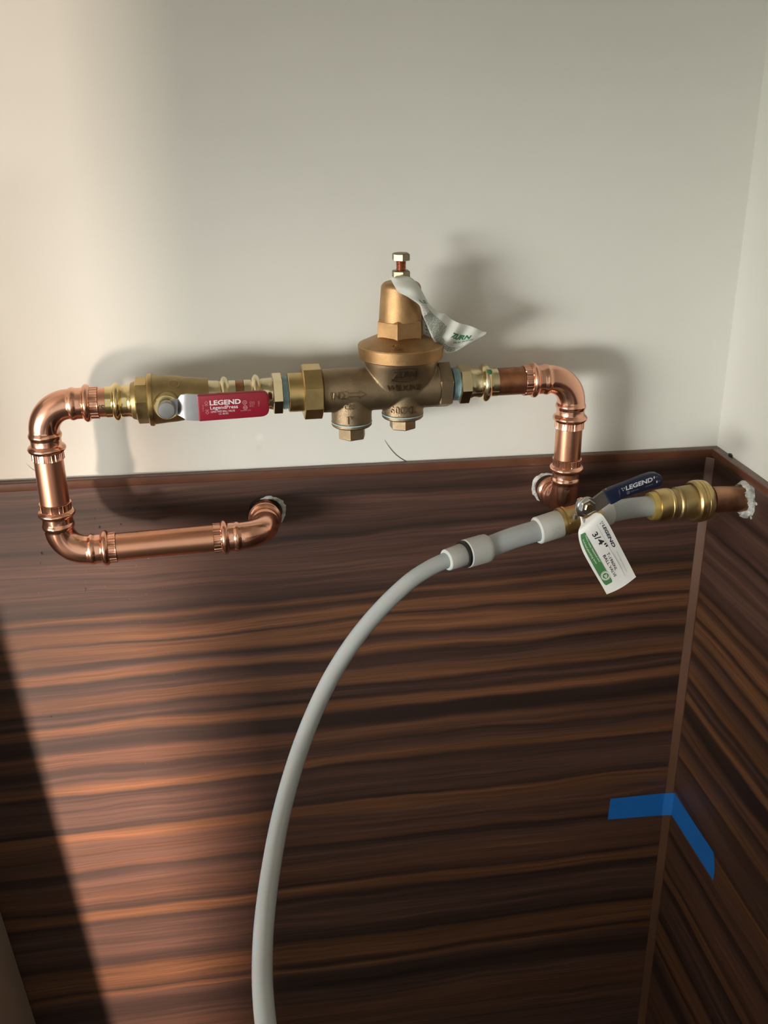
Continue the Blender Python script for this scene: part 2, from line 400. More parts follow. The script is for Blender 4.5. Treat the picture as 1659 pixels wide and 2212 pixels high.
def strip(x0, x1, y0, y1, z0, z1, bev, axis):
    # a bevelled strip: outline in the cross section, swept along axis
    mb = MB(); n = 4
    if axis == 'x':
        prof = [(y1, z0), (y1, z1)] + [(y0 + bev - bev * math.sin(a), z1 - bev + bev * math.cos(a)) for a in [PI / 2 * i / n for i in range(n + 1)]] \
             + [(y0 + bev - bev * math.cos(a), z0 + bev - bev * math.sin(a)) for a in [PI / 2 * i / n for i in range(n + 1)]]
        return mb.grid([[(x0, y, z) for y, z in prof], [(x1, y, z) for y, z in prof]])
    prof = [(x1, z0), (x1, z1)] + [(x0 + bev - bev * math.sin(a), z1 - bev + bev * math.cos(a)) for a in [PI / 2 * i / n for i in range(n + 1)]] \
         + [(x0 + bev - bev * math.cos(a), z0 + bev - bev * math.sin(a)) for a in [PI / 2 * i / n for i in range(n + 1)]]
    return mb.grid([[(x, y0, z) for x, z in prof], [(x, y1, z) for x, z in prof]])
part('edge_strip', strip(XL, 0, -T0 - .0018, 0, LEDGE_Z - SH, LEDGE_Z, .0012, 'x'), M_['edge'], wall_back, 'reddish brown edging strip', 1, 40)
part('edge_strip', strip(-T0 - .0018, 0, -2.4, -T0 - .0018, LEDGE_Z - SH, LEDGE_Z, .0012, 'y'), M_['edge'], wall_right, 'reddish brown edging strip', 1, 40)
mb = MB(); w = .0085
prof = [(-T0, -T0), (-T0 - w, -T0), (-T0 - w, -T0 - .0012), (-T0 - .0045, -T0 - .0045), (-T0 - .0012, -T0 - w), (-T0, -T0 - w)]
mb.grid([[(x, y, 0) for x, y in prof], [(x, y, LEDGE_Z - SH) for x, y in prof]])
part('corner_strip', mb, M_['corner_edge'], wall_back, 'narrow brown strip down the inside corner', 1, 20)
# small black mark beside the side ledge
mb = MB(); p0 = at_x(1574, 980, -.001); p1 = at_x(1582, 985, -.001)
mb.tube([p0, (p0 + p1) / 2, p1], lambda i, th: (.0006, .0017, .0006)[i], 8)
part('black_mark', mb, M_['near_black'], wall_right, 'small black mark along the ledge', 1)

# ------------------------------------------------------------------ plumbing run geometry
C1 = at(87.5, 876, .084); C2 = at(134.5, 1192, .084); C3 = at(574, 1152, .073)
C4 = at(1237, 816.5, .058); C5 = at(1218, 1090, .058)
W3 = Vector((C3.x, -T0, C3.z)); W5 = Vector((C5.x, -T0, C5.z))
CE = .0545; RB = .0262
RUN = (C4 - C1).normalized()
def run(u):
    a, b = 0.0, 1.0
    for _ in range(50):
        m = (a + b) / 2
        if proj(C1.lerp(C4, m))[0] < u: a = m
        else: b = m
    return C1.lerp(C4, (a + b) / 2)

def lip_r(t, r, th):             # ribbed rim of a press fitting
    return r + .28 * (1 if (math.sin(th * 21) + .35 * math.sin(th * 8 + 1)) > 0 else -1)
def make_elbow(C, A, B, label, dots=True):
    A = (A - C).normalized(); B = (B - C).normalized()
    phi = A.angle(B); Tn = RB * math.tan((PI - phi) / 2) * 1000; CEm = CE * 1000
    root = thing('copper_elbow', Matrix.Translation(C), label, 'pipe elbow', 'copper press elbows of the pipe loop')
    n = (A + B).normalized(); ctr = n * (RB * 1000 / math.sin(phi / 2))
    pts = []; es = []
    e = 7.2
    straight = CEm - Tn
    k = 46
    for i in range(k):
        e = 7.2 + (straight - 7.2) * i / k; pts.append(A * (CEm - e)); es.append(e)
    s0 = A * Tn - ctr; s1 = B * Tn - ctr; ang = s0.angle(s1); ax = s0.cross(s1).normalized()
    for i in range(25):
        pts.append(ctr + Matrix.Rotation(ang * i / 24, 3, ax) @ s0); es.append(60)
    for i in range(k, 0, -1):
        e = 7.2 + (straight - 7.2) * (i - 1) / k; pts.append(B * (CEm - e)); es.append(e)
    def rad(i, th):
        e = es[i]
        r = 14.75 + .45 * max(0, min(1, (23 - e) / 3)) + bump(e, 11.2, 4.0, 3.3, .75) + bump(e, 24.6, 4.2, 1.5, 1.4)
        if 14.5 < e < 22.5: r -= .38 * (.5 + .5 * math.cos(6 * th)) * math.sin((e - 14.5) / 8 * PI)
        return r
    part('bend', MB().tube(pts, rad, 56, True), M_['copper'], root, smooth=50)
    for Dv in (A, B):
        F = frame((0, 0, 0), Dv, (0, 0, 1) if abs(Dv.z) < .8 else (0, 1, 0))
        mb = MB().lathe([(CEm - 8.4, 14.6), (CEm - 8.2, 15.35), (CEm - 1.0, 15.5), (CEm - .3, 15.7), (CEm, 15.4), (CEm, 14.42), (CEm - 8.0, 14.42)], 'x', n=168,
                        rf=lambda t, r, th: lip_r(t, r, th) if r > 15.2 else r, caps=False)
        part('ribbed_rim', mb, M_['copper'], root, 'ribbed copper rim', smooth=25).matrix_local = F
    return root
make_elbow(C1, C4, C2, 'copper elbow at the upper left corner, beside the red-handled valve')
make_elbow(C2, C1, C3, 'copper elbow at the lower left corner of the pipe loop')
make_elbow(C3, C2, W3, 'copper elbow turning into the wood panel at the end of the long lower pipe')
make_elbow(C4, C1, C5, 'copper elbow at the upper right, turning down from the regulator line')
make_elbow(C5, C4, W5, 'copper elbow turning into the wood panel just above the blue-handled valve')

def make_pipe(P, Q, r, mat, label, name='copper_pipe', cat='pipe', group='copper pipe lengths'):
    Lm = (Q - P).length * 1000
    o = link(name, MB().lathe([(0, r - .6), (.3, r), (Lm - .3, r), (Lm, r - .6)], 'x', n=56).mesh(name, mat), frame(P, Q - P, (0, 0, 1) if abs((Q - P).normalized().z) < .8 else (0, 1, 0)))
    return tag(o, label, cat, group)
def between(P, Q, a, b):
    d = (Q - P).normalized(); return P + d * a, Q - d * b
p, q = between(C1, C2, CE, CE); make_pipe(p, q, 14.3, M_['copper_tube'], 'short upright copper pipe between the two left elbows')
p, q = between(C2, C3, CE, CE); make_pipe(p, q, 14.3, M_['copper_tube'], 'long lower copper pipe lying in front of the wood panel')
p, q = between(C4, C5, CE, CE); v_pipe = make_pipe(p, q, 14.3, M_['copper_tube'], 'short upright copper pipe between the two right elbows')
p, q = between(C3, W3, CE, 0); make_pipe(p, q, 14.3, M_['copper_old'], 'dark copper pipe stub in the wood panel behind the lower left elbow')
p, q = between(C5, W5, CE, -.012); make_pipe(p, q + Vector((0, 0, 0)), 14.3, M_['copper_old'], 'copper pipe stub behind the lower right elbow') if (q - p).dot(W5 - C5) > 0 else None
p1 = run(229.5); make_pipe(C1 + RUN * CE, p1, 14.3, M_['copper_tube'], 'copper pipe between the upper left elbow and the red-handled valve')
mb = MB(); p0 = C1 + RUN * CE
def on_pipe(base, off0=14.42):
    def fn(x, y, o): a = y / off0; return (x, -off0 * math.cos(a), off0 * math.sin(a))
    return fn
tp = [o for o in COL.objects if o.get('label', '').startswith('copper pipe between the upper left')][0]
Lt = (p1 - p0).length * 1000
put_text(mb, 'SA', lambda x, y, o: on_pipe(0)(Lt - x, -y, 0), .6, -1.2, 5.6, 10.0, .01)
part('lettering', mb, M_['print_black'], tp, 'dark stamped letters', smooth=0)
make_pipe(run(509), run(527.5), 14.3, M_['copper_old'], 'short reddish pipe link just right of the red-handled valve body')
make_pipe(run(1071.5), C4 - RUN * CE, 14.3, M_['copper_old'], 'brown copper pipe between the regulator adapter and upper right elbow')
# press mark: a small round sticker-like dot on the right upright pipe
Lv = ((C5 - C4).length - 2 * CE) * 1000

# ------------------------------------------------------------------ dark discs for the holes, and sealant, where pipes enter the walls
def ragged_ring(center, normal_axis, r_in, r_out, h, seed, n=40, off=(0, 0)):
    """irregular ring of filler; normal_axis 'y' (back wall) or 'x' (right wall)"""
    mb = MB(); rows = []
    prof = [(r_in, 0), (r_in, h * .7), ((r_in + r_out) / 2, h), (r_out, h * .35), (r_out * 1.03, 0)]
    for k, (r, t) in enumerate(prof):
        row = []
        for j in range(n):
            th = 2 * PI * j / n
            nz = noise.noise(Vector((math.cos(th) * 2.1 + seed, math.sin(th) * 2.1, k * .35)))
            n2 = noise.noise(Vector((math.cos(th) * 6 + seed, math.sin(th) * 6, k * .9)))
            rr = r * (1 + (.16 * nz + .07 * n2 if k >= 2 else .02 * nz)); tt = t * (1 + .7 * nz + .45 * n2)
            a, b_ = rr * math.cos(th) + off[0], rr * math.sin(th) + off[1]
            row.append((a, -tt, b_) if normal_axis == 'y' else (-tt, a, b_))
        rows.append(row)
    return mb.grid(rows, True, False)
for Wp, off, ro, sd in ((W3, (5.2, -1.0), 17.6, 1.3), (W5, (-4.6, 3.0), 17.8, 5.1)):
    part('hole_shade_disc', MB().lathe([(0, 17.2), (.25, 17.2)], '-y', n=40), M_['near_black'], wall_back, 'flat dark disc for the shade in the pipe hole', M=Matrix.Translation(Wp))  # flat black disc on the panel stands for the shade inside the hole
    part('hole_edge', ragged_ring(Wp, 'y', 14.6, ro, 1.3, sd, off=off), M_['caulk'], wall_back, 'ragged white hole edge', M=Matrix.Translation(Wp))

# ------------------------------------------------------------------ press fittings
def press_end(x0, x1, flip=False, big=18.6):
    """brass press socket between x0 (open rim) and x1 (shoulder); flip puts the rim at x1"""
    Lx = abs(x1 - x0); prof = []
    m = 44
    for i in range(m + 1):
        t = i / m; e = t * Lx
        r = 15.3 + bump(e, Lx * .42, Lx * .17, big - 15.3, .7) + (.5 if e > Lx * .62 else 0) + .6 * max(0, (t - .85) / .15)
        prof.append(((x0 + e) if not flip else (x1 - e), r))
    if flip: prof = prof[::-1]
    def rf(t, r, th):
        e = (t - x0) if not flip else (x1 - t)
        if e < Lx * .24: return r - .28 * (.5 + .5 * math.cos(6 * th + .4))
        if Lx * .60 < e < Lx * .95: return r - .65 * (.5 + .5 * math.cos(6 * th + .4)) * math.sin((e - Lx * .6) / (Lx * .35) * PI)
        return r
    return MB().lathe(prof, 'x', n=72, rf=rf)
def hexa(x0, x1, r, axis='x', o=(0, 0, 0), phase=0.0, ch=1.2, n=6):
    return MB().lathe([(x0, r - ch), (x0 + ch * .6, r), (x1 - ch * .6, r), (x1, r - ch)], axis, o, n, phase)

# red-handled ball valve
VU = 362
VP = run(VU)
def vx(u): return (run(u) - VP).dot(RUN) * 1000
valve = thing('ball_valve', frame(VP, RUN), 'brass press ball valve with a red lever handle', 'valve')
part('press_socket', press_end(vx(229.5), vx(285)), M_['brass'], valve, 'polished brass socket')
part('press_socket', press_end(vx(452), vx(509.5), True, 19.4), M_['brass_pale'], valve, 'polished brass socket')
h0, h1, h2, h3, h4 = vx(283), vx(297), vx(320), vx(337), vx(452)
mb = MB().lathe([(h0, 15.8), (h0 + 1, 17.6), (h1 - 1, 19.2), (h1, 20.2), (h2, 20.2)], 'x', n=48)
part('end_cap', mb, M_['brass_cast'], valve, 'rough brass end cap')
part('cap_hexagon', hexa(h1 - 1, h2 + .5, 23.0, phase=.62, ch=1.8, n=8), M_['brass_satin'], valve, 'faceted brass cap', smooth=20)
part('body_flange', MB().lathe([(h2 - .3, 23), (h2 + 1, 25.6), (h3 - 4, 26), (h3 - 2.5, 25.4), (h3 - 2.2, 24)], 'x', n=64), M_['brass_satin'], valve, 'bright brass flange')
bodyp = [(h3 - 4, 24.2)]
for i in range(30):
    t = i / 29; x = h3 - 3 + (h4 - h3 + 3) * t
    bodyp.append((x, 24.3 - 4.6 * t - (.7 if t > .52 else 0) - (.5 if t > .80 else 0) + bump(x, h3 + 18, 5, .25)))
bodyp.append((h4, 17.0))
mb = MB().lathe(bodyp, 'x', n=64)
mb.lathe([(14, 13.5), (27.5, 12.8), (28.5, 12.4)], '-y', n=40)
part('body', mb, M_['brass_cast'], valve, 'rough cast brass barrel')
mb = MB()
_cx = vx(379)
def on_barrel(x, y, o):
    R = 24.3 - 4.6 * (x - h3) / (h4 - h3) + .35; a = y / R
    return (x, -R * math.cos(a), R * math.sin(a))
put_ring(mb, _cx, 21.5, 4.6, 5.4, on_barrel, 32)
for q in ((-2.6, 1.6), (0, -1.2), (2.6, 1.6)): put_poly(mb, [(_cx + q[0] - 1.1, 21.5 + q[1] + 1), (_cx + q[0], 21.5 + q[1]), (_cx + q[0] + 1.1, 21.5 + q[1] + 1), (_cx + q[0], 21.5 + q[1] - 1.2)], on_barrel)
part('raised_emblem', mb, M_['brass_satin'], valve, 'round cast emblem', smooth=0)
LH = 37.5                           # front of the lever above the valve axis
part('packing_ring', MB().lathe([(27, 12.2), (30.5, 12.2), (31.2, 11.6), (31.2, 8.2), (27, 8.2)], '-y', n=44, caps=False), M_['brass'], valve, 'shiny brass ring')
bolt = part('stem_bolt', MB().lathe([(28, 6.5), (33, 6.5), (33.2, 8.4), (41.5, 8.4), (42.8, 7.6), (43, 6.2)], '-y', n=18, phase=.35), M_['steel_dull'], valve, 'grey hexagonal stem bolt', smooth=20)
# lever: flat at the stem, stepped outwards, then flat into the grip
Mg = frame(VP, RUN)
def local(M, P): return M.inverted() @ P
d_g = -VP.y + LH / 1000
def gl(u, v, extra=0.0):
    p = local(Mg, at(u, v, d_g + extra)) * 1000; return p.x, p.z
lev = []
zc0 = gl(362, 881)[1]
tops = [((353, 868), (353, 893)), ((384, 862), (384, 897)), ((390, 854), (391, 900)), ((402, 852), (404, 909)), ((430, 854), (431, 910))]
depth = [-33.2, -33.4, -35.5, -37.2, -37.5]
rows = []
for (a, b), dy in zip(tops, depth):
    ex = (-dy - LH) / 1000
    xa, za = gl(*a, ex); xb, zb = gl(*b, ex)
    rows.append([(xa, dy, za), (xb, dy, zb), (xb, dy + 2.6, zb), (xa, dy + 2.6, za)])
part('lever', MB().grid(rows), M_['steel'], valve, 'bent steel lever', smooth=20)
def shear_outline(corners, r, n=5):
    """rounded outline of a quad given as TL, TR, BR, BL"""
    out = []; c = [Vector(p) for p in corners]
    for i in range(4):
        p = c[i]; a = (c[i - 1] - p).normalized(); b = (c[(i + 1) % 4] - p).normalized(); rr = r[i]
        for k in range(n + 1):
            t = k / n; out.append(tuple((p + a * rr) * (1 - t) ** 2 + p * 2 * t * (1 - t) + (p + b * rr) * t ** 2))
    return out
gc = [gl(425, 854), gl(580.5, 846), gl(583, 901), gl(429.5, 910.5)]
grip = part('grip', MB().plate(shear_outline(gc, (1.5, 8, 8, 1.5)), -LH - 2.2, -LH + 5.0, 1.6), M_['red'], valve, 'dark red vinyl grip', smooth=40)
def on_grip(x, y, o): return (x, -LH - 2.45, y)
def grip_fn(u0_, v0_, u1_, v1_):
    """text frame whose baseline runs from pixel 0 to pixel 1 on the grip"""
    a = Vector(gl(u0_, v0_)); b = Vector(gl(u1_, v1_)); d = (b - a).normalized(); nn = Vector((-d.y, d.x))
    return (lambda x, y, o: on_grip(*(a + d * x + nn * y), o)), (b - a).length
def grip_text(mb, s, u0_, v0_, u1_, v1_, hpx, bold=0.0):
    fn, w = grip_fn(u0_, v0_, u1_, v1_); put_text(mb, s, fn, 0, 0, hpx * .44, w, bold)
mb = MB(); grip_text(mb, 'LEGEND', 453, 875.2, 520.5, 872.2, 10.2, .045); part('lettering', mb, M_['print_pale'], grip, 'pale printed name', smooth=0)
mb = MB(); grip_text(mb, 'LegendPress', 454.5, 884.5, 514, 881.8, 7.6, .015)
part('lettering', mb, M_['print_pale'], grip, 'pale printed line', smooth=0)
mb = MB(); grip_text(mb, 'LEAD FREE BALL VALVE', 456, 891.4, 507.5, 889.2, 4.4); part('lettering', mb, M_['print_pale'], grip, 'small pale print', smooth=0)
mb = MB(); grip_text(mb, 'CA. AB1953', 473, 896, 493.5, 894.6, 3.6)
part('lettering', mb, M_['print_pale'], grip, 'small pale print', smooth=0)
mb = MB()
for (u, v) in ((445.5, 870.3), (448, 891.2)):
    a = Vector(gl(u, v)); put_ring(mb, a.x, a.y, 1.3, 1.75, on_grip, 4)
grip_text(mb, 'ON', 442.5, 876.6, 449.5, 876.3, 3); grip_text(mb, 'OFF', 443.5, 887.8, 451, 887.5, 3)
for (u, v) in ((528.5, 870.2), (530, 881)):
    a = Vector(gl(u, v)); put_ring(mb, a.x, a.y, 1.55, 2.1, on_grip); put_ring(mb, a.x, a.y, .35, .8, on_grip, 5)
grip_text(mb, 'NSF-61', 527, 882.4, 533, 882.2, 2.4)
grip_text(mb, 'ANSI/NSF 61-G', 519.5, 889, 542, 888, 2.6)
for k, s in enumerate(('600 WOG', '150 WSP', '1" CWP')):
    fn, w = grip_fn(542 + k * 4, 880 - k * .1, 542.4 + k * 4, 868); put_text(mb, s, fn, 0, 0, 1.2, w)
fn, w = grip_fn(561, 879, 560.5, 867.5); put_text(mb, 'T-2002', fn, 0, 0, 1.3, w)
fn, w = grip_fn(440, 888, 439.6, 874); put_text(mb, 'C-425 W', fn, 0, 0, 1.0, w)
part('lettering', mb, M_['print_faint'], grip, 'faint approval marks', smooth=0)

# adapter between the red valve and the regulator
def adapter(us, label, flip, hexph, mats):
    """us = rim, bead end, shoulder, hexagon end, thread end pixels along the run"""
    O = run(us[2]); X = lambda u: (run(u) - O).dot(RUN) * 1000
    t = thing('press_adapter', frame(O, RUN), label, 'adapter', 'threaded press adapters')
    a, c, d, e = X(us[0]), X(us[2]), X(us[3]), X(us[4])
    part('press_socket', press_end(min(a, c), max(a, c), flip, 20.0), mats, t, 'polished brass socket')
    part('hexagon', hexa(min(c, d), max(c, d), 20.4, phase=hexph, ch=1.5), mats, t, 'brass hexagon', smooth=20)
    lo_, hi_ = min(d, e), max(d, e); prof = []
    for i in range(25):
        f = i / 24; prof.append((lo_ + (hi_ - lo_) * f, 16.4 + .55 * math.sin(f * 4 * 2 * PI)))
    part('thread_tape', MB().lathe(prof, 'x', n=56), M_['seal_tape'], t, 'pale blue thread seal tape')
    return t
adapter((527.5, 557, 588, 610, 623), 'pale brass press adapter left of the regulator, behind the red grip end', False, .15, M_['brass_pale'])
adapter((1071.5, 1043, 1012, 989, 975), 'pale brass press adapter right of the regulator, marked by a green dot', True, .15, M_['brass_pale'])
ad2 = [o for o in COL.objects if o.get('label', '').endswith('green dot')][0]
mb = MB(); O2 = run(1012); xd = (run(1049) - O2).dot(RUN) * 1000
c = Vector((xd, -13.3, 14.6)); nn = Vector((0, -.68, .74))
mb.lathe([(-.6, 3.0), (.4, 2.7), (.8, 1.6)], 'z', n=16).xform(nn.to_track_quat('Z', 'X').to_matrix().to_4x4()).xform(Matrix.Translation(c))
part('green_dot', mb, new_mat('dot_green', (0.03, 0.14, 0.06), .5), ad2, 'dark green dot on the bead')

# ------------------------------------------------------------------ pressure regulator
PP = run(866); Mp = frame(PP, RUN)
reg = thing('pressure_regulator', Mp, 'bronze water pressure regulator with bell-shaped bonnet in the middle of the pipe run', 'pressure regulator')
def px(u): return (run(u) - PP).dot(RUN) * 1000
part('union_tail', MB().lathe([(px(622), 19.0), (px(622) + .8, 19.6), (px(655), 19.6)], 'x', n=48), M_['brass_satin'], reg, 'brass union tailpiece')
part('union_nut', hexa(px(653), px(694), 27.8, phase=PI / 8 + .05, ch=1.6, n=8), M_['brass_satin'], reg, 'eight-sided brass union nut', smooth=20)
B0 = px(694)
mb = MB()
mb.lathe([(B0, 20.5), (B0 + .6, 22), (38, 22.2)], 'x', n=72)
CH = [(31.5, 38.5, 38.0, .97), (27, 37.2, 35.6, .90), (20, 34.6, 31.2, .78), (12, 32.0, 27.0, .66), (4, 29.6, 23.8, .58), (-3, 28.0, 22.3, .55), (-9, 26.5, 20.0, .55), (-14, 24, 15.5, .55)]   # height, half width, half depth, squareness
rows = []
for (z, rx, ry, ep) in CH:
    rows.append([(rx * math.copysign(abs(math.cos(t)) ** ep, math.cos(t)), ry * math.copysign(abs(math.sin(t)) ** ep, math.sin(t)), z) for t in [2 * PI * j / 96 for j in range(96)]])
mb.grid(rows)
def chamber_front(x, z):
    y = math.sqrt(max(0, 22.1 ** 2 - z * z)) if abs(z) < 22 else 0
    for (a, xa, ya, ea), (b, xb, yb, eb) in zip(CH, CH[1:]):
        if b <= z <= a:
            f = (z - b) / (a - b); rx, ry, ep = xb + (xa - xb) * f, yb + (ya - yb) * f, eb + (ea - eb) * f
            if abs(x) < rx: y = max(y, ry * (1 - (abs(x) / rx) ** (2 / ep)) ** (ep / 2))
    return y
LBX, RBX = -51.5, 1.8
mb.lathe([(2, 20.8), (-33.2, 20.6)], 'z', (LBX, 0, 0), 64)
mb.lathe([(2, 21.4), (-27.4, 21.3)], 'z', (RBX, 0, 0), 64)
body_me = mb.mesh('body', M_['bronze'])
tmp = link('tmp', body_me)
md = tmp.modifiers.new('r', 'REMESH'); md.mode = 'VOXEL'; md.voxel_size = .00085; md.use_smooth_shade = True
ms = tmp.modifiers.new('s', 'SMOOTH'); ms.factor = .5; ms.iterations = 5
bpy.context.view_layer.update()
dg = bpy.context.evaluated_depsgraph_get()
cast = bpy.data.meshes.new_from_object(tmp.evaluated_get(dg)); cast.name = 'body'
bpy.data.objects.remove(tmp, do_unlink=True)
cast.materials.clear(); cast.materials.append(M_['bronze']); cast.shade_smooth()
body = link('body', cast, Matrix.Identity(4), reg); body['label'] = 'rough cast bronze body with raised lettering'
part('outlet_hexagon', hexa(37, 50.5, 24.6, phase=PI / 6 + .14, ch=1.8), M_['bronze'], reg, 'six-sided outlet end', smooth=20)
for (bx_, r, z0, z1, z2, hr, ph) in ((LBX, 20.8, -33.0, -37.6, -50.8, 14.8, .28), (RBX, 21.5, -27.2, -31.8, -43.6, 13.9, .55)):
    plug = part('drain_plug', MB().lathe([(z0 - .9, r - .2), (z1 + 1.2, r - .1), (z1, r - 1.2), (z1, 10)], 'z', (bx_, 0, 0), 56), M_['bronze'], reg, 'round bronze plug')
    part('plug_hexagon', MB().lathe([(z1 + 1, hr), (z2 + .8, hr), (z2, hr - 1)], 'z', (bx_, 0, 0), 6, ph), M_['bronze'], plug, smooth=20)
    part('gasket', MB().lathe([(z0 + .2, r - .3), (z0 + .1, r + .15), (z0 - .9, r + .15), (z0 - 1, r - .3)], 'z', (bx_, 0, 0), 56), M_['seal_tape'], plug, 'thin pale blue gasket line')
bon = MB().lathe([(31.0, 38), (31.0, 41), (32, 42.4), (43.6, 43.6), (44.8, 43.0), (45.5, 41.6), (47.6, 36.8), (50.2, 31), (52.2, 26.5), (54, 23)], 'z', n=88)
bonnet = part('bonnet', bon, M_['bronze_warm'], reg, 'orange toned bell-shaped bonnet')
part('bonnet_hexagon', MB().lathe([(46, 25.4), (68.4, 24.8), (70.4, 23.4), (71, 21.8)], 'z', n=6, phase=-PI / 2 - .33), M_['bronze_warm'], bonnet, smooth=20)
domep = [(69, 22.3), (71, 22.0), (87, 20.9), (100, 19.9)] + [(100 + 6.5 * math.sin(a), 19.9 - 6.5 * (1 - math.cos(a))) for a in [PI / 2 * i / 7 for i in range(1, 8)]] + [(107.2, 8), (107.4, 2)]
part('spring_dome', MB().lathe(domep, 'z', n=64), M_['bronze_warm'], bonnet)
part('lock_nut', MB().lathe([(110.6, 8.4), (111.4, 9.3), (116.4, 9.3), (117.4, 8.2)], 'z', n=6, phase=.55), M_['bolt'], reg, 'brassy lock nut', smooth=20)
thr = []
for i in range(61):
    z = 107 + 20.5 * i / 60; thr.append((z, 4.75 + .35 * math.sin(i * 2 * PI / 4.0)))
ab = part('adjusting_bolt', MB().lathe(thr, 'z', n=28), M_['bolt_thread'], reg, 'reddish threaded bolt', smooth=60)
part('bolt_head', MB().lathe([(126.8, 8.2), (127.2, 9.1), (133.0, 9.1), (134.0, 7.6)], 'z', n=6, phase=.50), M_['bolt'], ab, 'brassy bolt head', smooth=20)
# raised lettering
def cyl_x(R, x0, lift=0):         # along x on a horizontal cylinder, centred height z
    return lambda x, y, o: (x, -(R + .45 + o) * math.cos(y / R), (R + .45 + o) * math.sin(y / R))
def cyl_z(R, xc):
    return lambda x, y, o: (xc + (R + .5 + o) * math.sin((x - xc) / R), -(R + .5 + o) * math.cos((x - xc) / R), y)
def bowl(x, y, o):
    return (x, -(chamber_front(x, y) + .4 + o), y)
def pf(u, r=22.0):                # local x of a photo column on the front of the casting
    return (Mp.inverted() @ at(u, 845, -PP.y + r / 1000)).x * 1000
def raised(s, fn, x, y, h, w, bold=.02, ext=.13, par=None, mat='bronze_mark'):
    m_ = put_text(MB(), s, fn, x, y, h, w, bold, ext)
    part('raised_lettering', m_, M_[mat], par or body, None, smooth=0)
raised('IN', cyl_x(22, 0), pf(712.5), -3.4, 7.2, pf(731.5) - pf(712.5))
mb = MB()
f = cyl_x(22, 0)
A0, A1 = pf(735.5), pf(790)
def bar(pts, wd):
    for (p, q) in zip(pts, pts[1:]):
        p, q = Vector(p), Vector(q); d = (q - p).normalized(); n_ = Vector((-d.y, d.x)) * wd / 2
        quad = [p + n_ - d * wd / 2, q + n_ + d * wd / 2, q - n_ + d * wd / 2, p - n_ - d * wd / 2]
        b = len(mb.v)
        for o in (-.3, .55):
            mb.v += [tuple(f(c.x, c.y, o)) for c in quad]
        mb.f += [tuple(b + i for i in g) for g in ((4, 5, 6, 7), (0, 1, 5, 4), (1, 2, 6, 5), (2, 3, 7, 6), (3, 0, 4, 7))]
w_ = A1 - A0
bar([(A0, 3.6), (A0 + w_ * .23, 3.6), (A0 + w_ * .30, 2.0), (A0 + w_ * .72, 2.0), (A0 + w_ * .72, 3.9), (A1, .2), (A0 + w_ * .72, -3.4), (A0 + w_ * .72, -1.7), (A0 + w_ * .30, -1.7), (A0 + w_ * .23, -3.4), (A0, -3.4), (A0 + w_ * .13, .1), (A0, 3.6)], .75)
part('raised_arrow', mb, M_['bronze_mark'], body, None, smooth=0)
raised('WILKINS', bowl, pf(835) , 2.2, 6.6, (pf(904) - pf(835)) * 1.06, .012)
raised('ZURN', bowl, pf(846), 17.0, 7.0, (pf(892) - pf(846)) * 1.04, .04)
f = bowl; mb = MB(); zx0, zx1 = pf(844), pf(895)
bar([(zx0, 15.2), (zx0 + 1, 15.2), (zx1, 15.2)], .7); bar([(zx1 + .6, 15.2), (zx1 + .6, 25.6)], .7)
bar([(zx0, 26.2), ((zx0 + zx1) / 2 - 5, 27.4), ((zx0 + zx1) / 2 + 5, 27.4), (zx1 + .6, 26.0)], .7)
bar([(zx0, 14.2), ((zx0 + zx1) / 2 - 5, 12.4), ((zx0 + zx1) / 2 + 5, 12.4), (zx1 + .6, 14.2)], .7)
part('raised_border', mb, M_['bronze_mark'], body, None, smooth=0)
raised('600XL', cyl_z(21.4, RBX), pf(842.5), -22.6, 7.2, (pf(898) - pf(842.5)) * 1.04, .02)
raised('CB3', cyl_z(20.8, LBX), pf(742), -15.2, 5.2, pf(765) - pf(742), .02)
raised('1"', cyl_z(20.8, LBX), pf(748.5), -30.2, 7.4, pf(761) - pf(748.5), .02)
def cone(x, y, o):
    z = 46.0 + y * .58; R = 42.4 - y * .93 + .05; th = x / 40
    return ((R + o * .55) * math.sin(th), -(R + o * .55) * math.cos(th), z + .3 + o * .8)
raised('CB1', cone, pf(844, 38), 3.2, 5.0, pf(869, 38) - pf(844, 38), .03, par=bonnet, mat='bronze_warm')

# ------------------------------------------------------------------ crumpled tag hanging off the regulator bolt
dR = -PP.y
secs = [  # upper pixel, depth ; lower pixel, depth (mm in front of the regulator axis)
    ((856, 596), 13, (843, 600), 14), ((872, 596), 14, (848, 611), 20), ((884, 598), 16, (855, 623), 25), ((895, 605), 18, (862, 632), 27),
    ((904, 616), 20, (876, 639), 29), ((913, 631), 20, (891, 648), 29), ((922, 648), 18, (906, 660), 27), ((931, 661), 15, (913, 681), 21),
    ((946, 672), 10, (923, 705), 16), ((962, 678), 9, (934, 731), 19), ((976, 690), 4, (945, 746), 9), ((992, 698), 9, (957, 757), 13), ((1012, 703), 4, (969, 763), 6),
    ((1030, 710), 6, (998, 751), 10), ((1042, 716), 3, (1022, 741), 5), ((1051, 717), 2, (1040, 731), 3)]
def cr(P, t):                     # Catmull-Rom through a list
    n = len(P) - 1; x = max(0, min(n - 1e-6, t * n)); i = int(x); f = x - i
    a, b, c, d = P[max(i - 1, 0)], P[i], P[i + 1], P[min(i + 2, n)]
    return .5 * ((2 * b) + (c - a) * f + (2 * a - 5 * b + 4 * c - d) * f * f + (3 * b - a - 3 * c + d) * f ** 3)
UPP = [at(*u, dR + du / 1000) for u, du, l, dl in secs]; LOW = [at(*l, dR + dl / 1000) for u, du, l, dl in secs]
